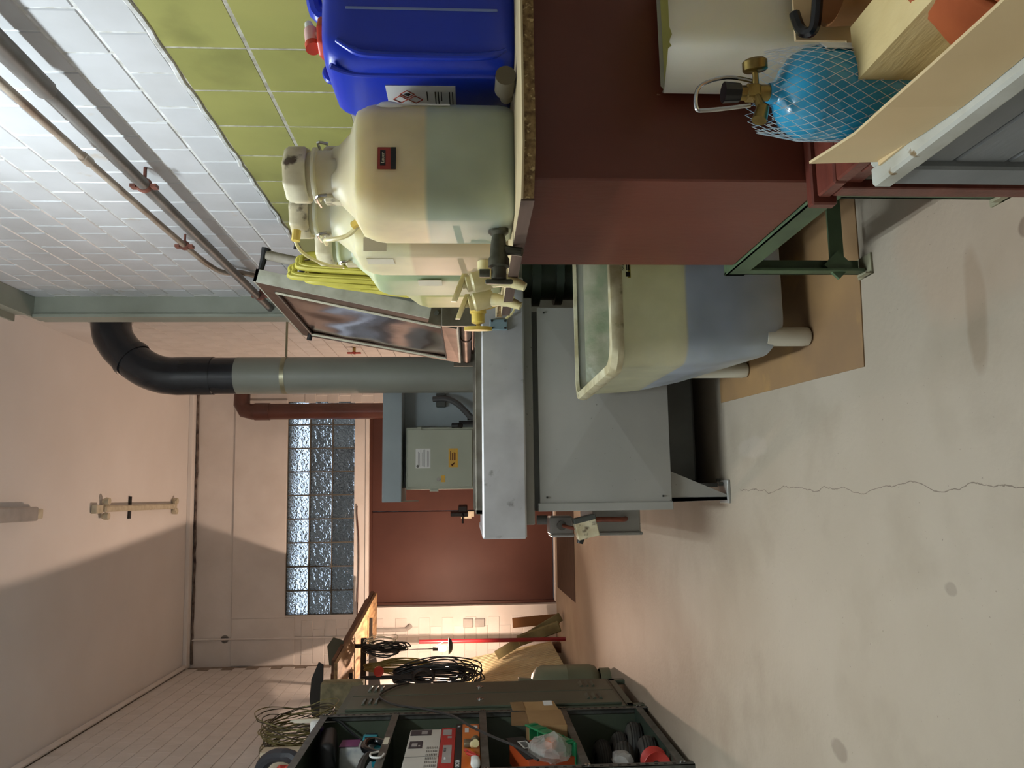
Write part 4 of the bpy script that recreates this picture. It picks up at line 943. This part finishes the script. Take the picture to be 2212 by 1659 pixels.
# ---- things on and in the shelf
# wire coil
t = thing('wire_coil', (-1.42, 5.0, 1.72), 'large coil of stiff olive brown wire standing on top of the locker', 'wire')
rr = random.Random(3)
for k in range(54):
    a0 = rr.uniform(0, 6.28); x = -1.44 + rr.uniform(-.17, .17); rz = .22 + rr.uniform(-.035, .02); ry = .20 + rr.uniform(-.03, .03); lean = rr.uniform(-.12, .12)
    if k < 3: rz += .06; x = -1.30 - .02 * k
    pts = []
    for i in range(20):
        a = a0 + 2 * math.pi * i / 20
        pts.append((x + lean * math.sin(a) * .6 + rr.uniform(-.006, .006), 4.90 + ry * math.cos(a), 1.985 + rz * math.sin(a) + rr.uniform(-.004, .004)))
    fin('wire_turn', MB().tube(pts, .0034, 4, smooth=2, closed=True), wire_y if k % 4 else mat('dark_wire', (62, 54, 38), .5), t)
fin('wooden_stake', MB().rings([[V((-1.22 + a, 4.52 + b2, z)) for a, b2 in ((-s_, -s_), (s_, -s_), (s_, s_), (-s_, s_))] for z, s_ in ((1.72, .009), (1.93, .009), (1.97, .002))]), masking, label='pale pointed wooden stake standing in the wire coil', cat='stake')
# beige box and red machine with black ring on shelf top
fin('beige_box', MB().box(-1.55, -1.38, 4.52, 4.62, 1.78, 2.13, .004).box(-1.385, -1.378, 4.56, 4.575, 1.80, 2.06), mat('beige_enamel', (196, 182, 156), .5), label='beige upright box behind the black ring on the shelf top', cat='box')
t = thing('hand_vacuum', (-1.4, 4.2, 1.78), 'red device with a thick black ring handle on the shelf top', 'machine')
m_ = MB().tube([(-1.46 + .14 * math.cos(a), 4.28 + .08 * math.sin(a), 1.94 + .15 * math.sin(a)) for a in [2 * math.pi * i / 24 for i in range(24)]], .034, 10, closed=True)
fin('ring_handle', m_, mat('dark_blue_grey_rubber', (44, 46, 52), .45), t)
fin('red_housing', MB().bx((-1.42, 4.15, 1.84), (.20, .22, .12), .03, (0, 0, 12), 2).bx((-1.38, 4.2, 1.91), (.06, .06, .10), .012, (20, 10, 0), 1), redpl, t)
# packet with violet print
t = thing('paper_packet', (-1.23, 4.36, 1.78), 'white paper packet with violet print lying on the shelf top', 'packet')
fin('packet_body', MB().bx((-1.25, 4.40, 1.80), (.10, .05, .045), .012, (0, 10, 0), 2).bx((-1.25, 4.45, 1.82), (.10, .03, .05), .012, (20, 0, 0), 2), label_w, t)
s = fin('printed_band', MB().bx((-1.245, 4.385, 1.79), (.06, .05, .045), .004, (0, 10, 0)), violet, t)
text('packet_print', 'Qata', .018, frameM((-1.214, 4.385, 1.795), (0, 1, 0), (0, 0, 1)), label_w, s)
# top shelf: purple bag, drill
fin('cleaner_bag', MB().bx((-1.32, 4.20, 1.52), (.14, .12, .245), .02, (0, 0, 0), 2), mat('white_bag', (196, 192, 182), .6, c2=(120, 128, 132), scale=9), label='white and purple bag standing on the second shelf', cat='bag')
t = D.objects['cleaner_bag']; fin('purple_print', MB().box(-1.2495, -1.2485, 4.145, 4.255, 1.545, 1.64), purple, t)
fin('dark_cloth', MB().bx((-1.27, 4.18, 1.70), (.14, .30, .09), .035, (8, 0, 0), 3).disp(.012, 12), black, label='black cloth stuffed above the purple bag on the shelf', cat='cloth')
t = thing('power_saw', (-1.3, 4.0, 1.4), 'teal and black power tool lying on the second shelf', 'tool')
fin('motor_housing', MB().lathe([(.03, 0), (.048, .01), (.05, .07), (.045, .08)], (-1.28, 4.28, 1.455), (0, 0, 1), 20), teal, t)
m_ = MB()
for k in range(10): m_.bx((-1.28 + .05 * math.cos(k * .628), 4.28 + .05 * math.sin(k * .628), 1.495), (.006, .006, .06), .001, (0, 0, k * 36))
fin('cooling_fins', m_, black, t)
fin('handle', MB().tube([(-1.24, 4.15, 1.41), (-1.23, 4.17, 1.47), (-1.22, 4.10, 1.50), (-1.22, 4.0, 1.49), (-1.23, 3.95, 1.42)], .018, 10, smooth=4), black_g, t)
fin('tool_body', MB().bx((-1.29, 4.12, 1.435), (.08, .12, .065), .012, (0, 0, 0), 2), teal, t)
split('cable', MB().tube([(-1.26, 3.95, 1.41), (-1.2, 3.85, 1.45), (-1.2, 3.75, 1.48), (-1.22, 3.65, 1.43), (-1.25, 3.7, 1.41)], .006, 6, smooth=6)
    .tube([(-1.28, 4.30, 1.53), (-1.25, 4.36, 1.60), (-1.2, 4.41, 1.68), (-1.19, 4.42, 1.74)], .007, 6, smooth=6), black, t)
fin('vacuum_hose', MB().tube([(-1.25, 3.55, 1.44), (-1.22, 3.7, 1.47), (-1.21, 3.85, 1.46), (-1.24, 3.95, 1.44)], .022, 8, smooth=5), mat('dark_hose', (46, 50, 50), .5), label='dark hose lying in front on the second shelf', cat='hose')
fin('cord', MB().tube([(-1.165, 3.78, 1.40), (-1.16, 3.74, 1.43), (-1.16, 3.69, 1.42), (-1.162, 3.69, 1.38), (-1.16, 3.73, 1.37)], .005, 6, smooth=5), label_w, label='short white cord hooked over the second shelf edge', cat='cord')
# third shelf: cartons
t = thing('product_carton', (-1.3, 4.0, .93), 'white printed carton standing on the third shelf', 'carton')
fin('carton_body', MB().box(-1.42, -1.20, 3.62, 4.22, 1.125, 1.285, .002), carton_w, t)
m_ = MB().box(-1.199, -1.1985, 4.12, 4.21, 1.175, 1.28).box(-1.199, -1.1985, 3.92, 4.03, 1.21, 1.275)
fin('printed_picture', m_, mat('dark_print', (52, 48, 56), .5), t)
m_ = MB().box(-1.1985, -1.198, 3.95, 3.995, 1.235, 1.262).box(-1.1985, -1.198, 3.95, 3.965, 1.22, 1.23).box(-1.1985, -1.198, 4.14, 4.19, 1.195, 1.225)
fin('printed_product', m_, lens_g, t)
m_ = MB()
for i in range(7):
    for j in range(6): m_.box(-1.199, -1.1986, 3.66 + .05 * j, 3.69 + .05 * j, 1.135 + .008 * i, 1.138 + .008 * i)
fin('printed_lines', m_, ink_grey, t)
fin('carton_seam', MB().box(-1.1995, -1.199, 3.80, 3.803, 1.125, 1.285), ink_grey, t)
t = thing('tool_carton', (-1.3, 3.95, 1.06), 'red carton with a silver label under the white carton', 'carton')
fin('carton_body', MB().box(-1.42, -1.195, 3.60, 4.22, 1.052, 1.123, .002), carton_r, t)
s = fin('silver_label', MB().box(-1.1945, -1.194, 3.69, 3.94, 1.066, 1.108), lens_g, t)
text('label_print', 'VORTEX', .016, frameM((-1.1938, 3.87, 1.097), (0, 1, 0), (0, 0, 1)) , ink, s)
text('label_print', '1500W', .013, frameM((-1.1938, 3.75, 1.094), (0, 1, 0), (0, 0, 1)), label_w, s)
fin('small_label', MB().box(-1.1945, -1.194, 4.10, 4.19, 1.072, 1.115).box(-1.1945, -1.194, 4.05, 4.08, 1.07, 1.09), lens_g, t)
t = thing('drill_carton', (-1.3, 3.95, .93), 'orange and black tool carton under the red carton', 'carton')
fin('carton_body', MB().box(-1.44, -1.19, 3.58, 4.26, .931, 1.05, .002), carton_o, t)
s = fin('black_band', MB().box(-1.1895, -1.189, 3.58, 4.26, 1.018, 1.05), ink, t)
text('band_print', 'DECKER', .026, frameM((-1.1885, 3.66, 1.034), (0, 1, 0), (0, 0, 1)), label_w, s)
text('band_print', 'VA', .022, frameM((-1.1885, 4.22, 1.034), (0, 1, 0), (0, 0, 1)), label_w, s)
fin('white_mark', MB().box(-1.1895, -1.189, 4.12, 4.19, .985, 1.005).box(-1.1895, -1.189, 4.19, 4.23, .94, .96), label_w, t)
t = thing('pipe_fitting', (-1.17, 3.85, .93), 'brass tee pipe fitting in front of the orange carton', 'fitting')
fin('fitting_body', MB().bx((-1.175, 3.9, .985), (.022, .07, .045), .006, (0, 0, 0), 2).cyl((-1.175, 3.93, .96), (-1.175, 3.96, .95), .018), mat('dull_zinc', (122, 112, 90), .45, .6), t)
fin('fitting_branch', MB().cyl((-1.17, 3.86, .965), (-1.155, 3.82, .955), .016).cyl((-1.155, 3.82, .955), (-1.15, 3.81, .953), .018), tap_m, t)
fin('pliers', MB().tube([(-1.17, 3.78, 1.0), (-1.165, 3.74, .985), (-1.165, 3.70, .96), (-1.17, 3.68, .94)], .008, 8, smooth=4).tube([(-1.17, 3.76, .99), (-1.16, 3.70, .99), (-1.165, 3.68, .95)], .007, 8, smooth=4), redpl, label='red handled pliers hanging on the third shelf front', cat='tool')
fin('white_gloves', MB().bx((-1.17, 3.62, .955), (.04, .09, .04), .016, (0, 0, 0), 3).disp(.008, 30), label_w, label='white bundled gloves on the third shelf edge', cat='gloves')
# fourth shelf
t = thing('cardboard_box', (-1.25, 4.35, .49), 'open brown cardboard box hanging over the fourth shelf edge', 'box')
fin('box_body', MB().box(-1.34, -1.15, 4.05, 4.34, .49, .68, .002), cardb, t)
fin('box_flap', MB().quad((-1.15, 4.335, .50), (-1.15, 4.335, .68), (-1.13, 4.43, .69), (-1.13, 4.43, .52), t=.003), cardb, t)
fin('box_flap', MB().quad((-1.15, 4.335, .68), (-1.13, 4.43, .69), (-1.13, 4.42, .76), (-1.15, 4.34, .75), t=.003).quad((-1.15, 4.32, .68), (-1.15, 4.07, .68), (-1.15, 4.08, .77), (-1.15, 4.31, .76), t=.003), carton_in, t)
fin('address_label', MB().quad((-1.1275, 4.43, .53), (-1.1275, 4.43, .58), (-1.1385, 4.38, .577), (-1.1385, 4.38, .528), t=.001), label_w, t)
t = thing('parts_carton', (-1.25, 3.9, .49), 'black and orange carton with a barcode leaning on the fourth shelf', 'carton')
fin('carton_body', MB().bx((-1.24, 3.83, .625), (.10, .30, .26), .002, (14, 0, 0)), mat('dark_orange_carton', (176, 72, 30), .45), t)
fin('black_edge', MB().bx((-1.188, 3.85, .72), (.003, .32, .09), 0, (14, 0, 0)), ink, t)
s = fin('barcode_label', MB().bx((-1.1855, 3.885, .715), (.001, .11, .045), 0, (14, 0, 0)), label_w, t)
m_ = MB()
for k in range(14): m_.bx((-1.1848, 3.845 + .006 * k, .705 + .0015 * k), (.0008, .002 + .002 * (k % 3 == 0), .03), 0, (14, 0, 0))
fin('barcode', m_, ink, s)
t = thing('sorting_tray', (-1.2, 3.85, .49), 'green plastic compartment tray standing tilted on the fourth shelf', 'tray')
fin('tray_frame', MB().bx((-1.20, 3.86, .575), (.14, .35, .012), .002, (28, 0, 0)).bx((-1.13, 3.86, .60), (.008, .35, .06), .002, (28, 0, 0)), green_pl, t)
for k in range(5):
    fin('divider', MB().bx((-1.16, 3.72 + .065 * k, .525 + .035 * k), (.08, .006, .05), .001, (28, 0, 0)), green_pl, t)
t = thing('plastic_bag', (-1.15, 3.72, .49), 'clear plastic bag with orange parts inside on the fourth shelf', 'bag')
m_ = MB(); bmesh.ops.create_icosphere(m_.bm, subdivisions=3, radius=1)
for v in m_.bm.verts: v.co = V((-1.16 + v.co.x * .055, 3.73 + v.co.y * .105, .61 + v.co.z * .105))
m_.disp(.022, 22); fin('film', m_, foil, t, smooth=0)
m_ = MB(); bmesh.ops.create_icosphere(m_.bm, subdivisions=2, radius=.034)
for v in m_.bm.verts: v.co += V((-1.15, 3.77, .60))
fin('orange_part', m_, orange_h, t)
# tyres on the bottom shelf
def tyre_(x, y, z, r, w_, ax, label):
    t = thing('tyre', (x, y, z), label, 'tyre', 'small worn tyres on the bottom shelf')
    axd = V(ax).normalized()
    prof = []
    for k in range(13):
        a = math.pi * k / 12
        prof.append((r - w_ * .55 + w_ * .55 * math.sin(a) + (.002 if k % 2 else 0), -w_ / 2 * math.cos(a)))
    prof = [(r * .5, -w_ * .42)] + prof + [(r * .5, w_ * .42)]
    mb = MB().lathe(prof, (x, y, z), ax, 40, cap=False); fin('tyre_casing', mb, tyre, t)
    m_ = MB()
    for q in (-.3, -.15, 0, .15, .3):
        m_.lathe([(r - w_ * .55 + w_ * .55 * math.cos(q * 1.9) + .0025, -.003), (r - w_ * .55 + w_ * .55 * math.cos(q * 1.9) + .0025, .003)], V((x, y, z)) + axd * (q * w_), ax, 40, cap=False)
    fin('tread_rib', m_, mat('tread_dark', (36, 35, 33), .8), t)
    fin('hub', MB().lathe([(r * .5, -w_ * .3), (r * .5, w_ * .3)], (x, y, z), ax, 24), black, t)
zs = .069
tyre_(-1.335, 4.27, zs + .043, .125, .084, (.05, .05, 1), 'lowest ribbed tyre at the far end of the bottom shelf')
tyre_(-1.37, 4.26, zs + .128, .115, .080, (.10, .02, 1), 'middle ribbed tyre of the stack at the far end of the bottom shelf')
tyre_(-1.42, 4.27, zs + .212, .125, .082, (.04, -.05, 1), 'topmost dark tyre of the stack at the far end of the bottom shelf')
tyre_(-1.305, 3.93, zs + .048, .125, .090, (.05, .05, 1), 'ribbed tyre lying nearest the lip in the middle of the bottom shelf')
tyre_(-1.345, 3.97, zs + .143, .130, .092, (-.12, .16, 1), 'wide ribbed tyre tilted on top of another on the bottom shelf')
t = thing('plastic_spool', (-1.2, 3.68, zs), 'red plastic spool with flared discs on the bottom shelf', 'spool')
for y in (3.66, 3.70):
    fin('rim_half', MB().lathe([(.02, 0), (.045, .010), (.062, .020), (.060, .022), (.043, .013), (.018, .004)], (-1.22, y, zs + .064), (0, 1 if y > 3.68 else -1, 0), 28, cap=False), redpl, t)
fin('clear_wrap', MB().bx((-1.24, 3.80, zs + .195), (.07, .10, .09), .03, (0, 0, 0), 2).disp(.015, 30), foil, label='crumpled clear wrap beside the red rims', cat='wrap')
fin('brown_lump', MB().bx((-1.42, 3.66, zs + .05), (.10, .10, .095), .02, (0, 0, 10), 2).disp(.008, 20), mat('dark_leather', (58, 40, 32), .6), label='dark brown block at the near end of the bottom shelf', cat='block')
# black cord over the locker
t = thing('extension_cord', (-1.16, 4.7, .9), 'long dark cord looping over the locker doors and past the shelves', 'cord')
fin('cord_run', MB().tube([(-1.155, 5.05, 1.36), (-1.15, 4.98, 1.42), (-1.15, 4.9, 1.46), (-1.15, 4.80, 1.50), (-1.15, 4.70, 1.50), (-1.15, 4.58, 1.44), (-1.15, 4.50, 1.36), (-1.145, 4.42, 1.25), (-1.145, 4.34, 1.15), (-1.14, 4.22, 1.06), (-1.145, 4.05, .97), (-1.14, 3.85, .86), (-1.14, 3.7, .76), (-1.15, 3.55, .68)], .0065, 6, smooth=5), mat('dark_grey_cord', (52, 50, 48), .5), t)

# ------------------------------------------------------------------ plank rack and cables
ry0, ry1 = 7.05, 7.85
t = thing('plank_rack', (-1.6, 7.4, 1.9), 'black steel brackets on the left wall carrying the planks', 'rack')
for y, L_ in ((6.55, .42), (7.8, .66)):
    fin('bracket', MB().prism([(XL + .005, 1.93), (XL + L_, 1.93), (XL + L_, 1.96), (XL + .02, 1.96), (XL + .02, 2.06), (XL + .005, 2.06)], 'y', y, y + .02), black, t)
    fin('bracket', MB().rings([[V((XL + .005, y - .012, 1.96)), V((XL + L_, y - .004, 1.96)), V((XL + L_, y + .004, 1.96)), V((XL + .005, y + .012, 1.96))], [V((XL + .005, y - .012, 1.84)), V((XL + L_ * .98, y - .003, 1.95)), V((XL + L_ * .98, y + .003, 1.95)), V((XL + .005, y + .012, 1.84))]]), black, t)
fin('cable_bar', MB().box(XL + .005, -1.22, 7.0, 7.03, 1.88, 1.93, .003).box(-1.30, -1.27, 6.99, 7.03, 1.84, 1.99), black, t)
cols = [plankw, plank_d, plankw, plank_d, plankw, plank_d, plankw]
labs = ['pale plank lowest on the wall rack', 'dark brown plank on the wall rack second from below', 'pale rough plank in the middle of the wall rack', 'thin dark batten on the wall rack', 'splintered pale plank projecting toward the door', 'dark thin lath at the rack front', 'uppermost pale lath on the wall rack']
pl = [(-1.48, 1.99, .44, .028), (-1.45, 2.03, .16, .035), (-1.66, 2.04, .14, .05), (-1.36, 2.07, .10, .03), (-1.52, 2.09, .16, .04), (-1.262, 2.024, .035, .035), (-1.60, 2.12, .10, .03)]  # lowest plank widened to close a gap where bulb light leaked through
for i, ((x, z, w_, h_), m_a, lab) in enumerate(zip(pl, cols, labs)):
    y0_ = 6.1 + .12 * i; y1_ = 8.55 + .04 * i - (.2 if i % 2 else 0)
    fin('plank', MB().rings([[V((x - w_ / 2 + dx, y, z - h_ / 2)), V((x + w_ / 2 + dx, y, z - h_ / 2)), V((x + w_ / 2 + dx, y, z + h_ / 2)), V((x - w_ / 2 + dx, y, z + h_ / 2))] for y, dx in ((y0_, .02), ((y0_ + y1_) / 2, .12), (y1_, .24))]), m_a, label=lab, cat='plank', group='planks on the wall rack')
fin('stone_wool_slab', MB().box(-1.56, -1.34, 5.93, 6.03, 1.76, 2.07, .01).disp(.01, 20), slab, label='grey rough insulation slab before the plank ends', cat='slab')
fin('bitumen_sheet', MB().prism([(-1.62, 2.09), (-1.60, 2.15), (-1.48, 2.17), (-1.34, 2.16), (-1.22, 2.11), (-1.24, 2.075), (-1.50, 2.075)], 'y', 6.05, 6.07), dark_sheet, label='dark torn sheet on top of the planks', cat='sheet')
fin('olive_board', MB().prism([(-1.42, 2.04), (-1.42, 2.18), (-1.26, 2.20), (-1.19, 2.15), (-1.22, 2.06)], 'y', 6.9, 6.915), olive_sheet, label='small olive board leaning on the plank stack', cat='board')

def bundle(name, label, cx, cy, ztop, zbot, wx, n, m, cat='cable', r_=.006, seed=1, wy=.05):
    t = thing(name, (cx, cy, ztop), label, cat)
    rr = random.Random(seed)
    for k in range(n):
        w1 = wx * rr.uniform(.35, 1); zb = zbot + rr.uniform(0, (ztop - zbot) * .28); ox = cx + rr.uniform(-wx, wx) * .3; oy = cy + rr.uniform(-wy, wy)
        pts = []
        for i in range(12):
            a = 2 * math.pi * i / 12
            zz = (ztop + zb) / 2 + (ztop - zb) / 2 * math.cos(a); wk = w1 * (.35 + .65 * (1 - (zz - zb) / (ztop - zb)))
            pts.append((ox + wk * math.sin(a) + rr.uniform(-.012, .012), oy + rr.uniform(-.01, .01), zz + rr.uniform(-.012, .012)))
        fin('cable_loop', MB().tube(pts, r_, 5, smooth=3, closed=True), m, t)
    return t
bundle('cable_bundle', 'short bundle of black cables hung near the door jamb', -1.30, 6.97, 1.90, 1.50, .06, 12, black, seed=2)
bundle('cable_bundle', 'olive green hose bundle hung behind the red handled strap', -1.45, 6.95, 1.88, 1.25, .07, 12, mat('olive_cable', (122, 112, 62), .5), seed=3)
bundle('cable_bundle', 'big tangled black cable bundle hung before the bulb', -1.50, 6.80, 1.62, .86, .14, 26, black, seed=4)
bundle('cable_bundle', 'black cable bundle hung closest to the left wall', -1.66, 6.95, 1.88, 1.45, .05, 9, black, seed=5)
bundle('cable_bundle', 'thin white cable loops hung above the red pole', -1.24, 6.99, 1.90, 1.55, .05, 3, lamp_w, r_=.004, seed=6)
t = thing('lashing_strap', (-1.47, 6.7, 1.5), 'black strap with a red handle hung from the rack bar', 'strap')
fin('strap_band', MB().box(-1.505, -1.475, 6.72, 6.735, 1.45, 1.88, .002), black, t)
fin('strap_ring', MB().tube([(-1.49 + .055 * math.cos(a), 6.72, 1.37 + .085 * math.sin(a)) for a in [2 * math.pi * i / 20 for i in range(20)]], .016, 8, closed=True), black, t)
fin('red_grip', MB().lathe([(.028, 0), (.042, .01), (.042, .03), (.028, .04)], (-1.44, 6.74, 1.74), (0, -1, 0), 20), redpl, t)
t = thing('light_bulb', BULB, 'glowing warm light bulb hung among the tangled cables', 'lamp')
fin('bulb_glass', MB().lathe([(.012, .06), (.02, .045), (.030, .015), (.030, -.005), (.02, -.024), (.004, -.031)], BULB + V((0, -.03, 0)), (0, 0, 1), 20), glow, t)
fin('light_block_dish', MB().lathe([(.03, -.085), (.055, -.075), (.078, -.048), (.076, -.047), (.053, -.072), (.03, -.081)], BULB + V((.02, -.02, 0)), (0, 0, 1), 24), steel_dk, t)  # dark dish added under the bulb to keep its light off floor and panel
fin('dish_stem', MB().tube([BULB + V((.05, .045, -.055)), BULB + V((.05, .055, .0)), BULB + V((.02, .0, .07))], .003, 5), black, t)  # stem for the added dish
fin('lamp_holder', MB().cyl(BULB + V((0, -.03, .05)), BULB + V((0, -.03, .10)), .02), black, t)
fin('holder_cord', MB().tube([BULB + V((0, -.03, .09)), BULB + V((.01, -.1, .3)), BULB + V((.02, -.3, .5)), BULB + V((.0, -.5, .66))], .005, 6, smooth=4), black, t)
t = thing('plug_cable', (-1.6, 6.7, .8), 'black cable with a mains plug dangling below the cable tangle', 'cable')
fin('cable_run', MB().tube([(-1.52, 6.7, 1.1), (-1.56, 6.7, .98), (-1.57, 6.7, .90), (-1.575, 6.7, .85)], .005, 6, smooth=4), black, t)
fin('plug', MB().cyl((-1.575, 6.7, .85), (-1.58, 6.7, .80), .014, .018).cyl((-1.575, 6.7, .80), (-1.575, 6.7, .785), .003).cyl((-1.588, 6.7, .80), (-1.588, 6.7, .785), .003), black, t)

fin('red_pole', MB().cyl((-1.475, 8.16, 0.003), (-1.47, 8.16, 1.5), .020, seg=16), red_pole, label='tall red pole standing on the floor by the left wall', cat='pole')
t = thing('ribbed_panel', (-1.7, 8.2, .08), 'cream ribbed panel leaning along the left wall', 'panel')
fin('panel_sheet', MB().quad((-1.62, 8.85, .085), (-1.62, 6.6, .085), (-1.80, 6.6, 1.12), (-1.80, 8.85, 1.12), t=.015), panel_w, t)
m_ = MB()
for k in range(30):
    y = 6.64 + .074 * k; m_.tube([(-1.612, y, .09), (-1.792, y, 1.115)], .005, 4)
fin('panel_rib', m_, panel_w, t, kind='stuff')
split('panel_foot', MB().box(-1.70, -1.60, 6.7, 6.8, 0, .085).box(-1.70, -1.60, 8.6, 8.7, 0, .085), plank_d, t)
# propane bottle
t = thing('gas_cylinder', (-1.33, 5.58, 0), 'grey green propane cylinder on the floor behind the locker', 'gas bottle')
fin('cylinder_body', MB().lathe([(.02, .05), (.09, .065), (.135, .10), (.148, .14), (.148, .30), (.150, .305), (.148, .31), (.148, .47), (.135, .51), (.09, .545), (.02, .56)], (-1.34, 5.62, 0), seg=40), bottle_g, t)
fin('foot_ring', MB().lathe([(.12, 0), (.12, .07), (.115, .07), (.115, 0)], (-1.34, 5.62, 0), seg=32, cap=False), bottle_g, t)
fin('neck_collar', MB().lathe([(.075, .54), (.085, .64), (.078, .64), (.07, .54)], (-1.34, 5.62, 0), seg=5, cap=False), bottle_g, t)
fin('valve', MB().cyl((-1.34, 5.62, .56), (-1.34, 5.62, .62), .018), brass, t)
fin('red_block', MB().bx((-1.34, 5.40, .70), (.14, .08, .10), .006), redpl, label='small red box on the crate behind the locker', cat='box')
fin('crate', MB().box(-1.42, -1.26, 5.34, 5.46, 0, .65, .004), green_lock, label='narrow olive crate standing between locker and propane cylinder', cat='crate')
# boards leaning at the back-left
fin('leaning_board', MB(Matrix.Translation((-1.27, 8.3, .03)) @ Matrix.Rotation(R(-29), 4, 'Y')).box(-.05, .04, 0, .035, 0, .78, .003), olive_pl, label='olive board leaning by the left door jamb', cat='board')
fin('leaning_board', MB(Matrix.Translation((-1.50, 8.4, .02)) @ Matrix.Rotation(R(-4), 4, 'Y')).box(.14, .24, 0, .03, 0, .50, .003), mat('orange_board', (126, 84, 44), .7), label='orange brown board upright behind the leaning olive board', cat='board')
fin('leaning_board', MB(Matrix.Translation((-1.36, 8.2, .05)) @ Matrix.Rotation(R(-18), 4, 'Y')).box(-.05, .06, 0, .05, 0, .46, .01), olive_pl, label='short olive beam leaning beside the foot of the red pole', cat='board')
fin('rust_tie', MB().tube([(1.26, 7.2, 2.20), (1.265, 7.25, 2.15), (1.262, 7.3, 2.05), (1.265, 7.35, 1.9)], .008, 6).disp(.004, 40), copper_p, label='small rusty iron tie in the far right wall', cat='iron')

t = thing('red_valve', (1.2, 6.3, 1.6), 'small red handled valve on the far right wall behind the lid', 'valve')
fin('valve_body', MB().cyl((1.275, 6.588, 1.966), (1.235, 6.588, 1.966), .014, seg=12), brass, t)
fin('valve_lever', MB().bx((1.228, 6.588, 1.966), (.012, .03, .12), .004).bx((1.228, 6.588, 1.966), (.012, .08, .02), .004), redpl, t)
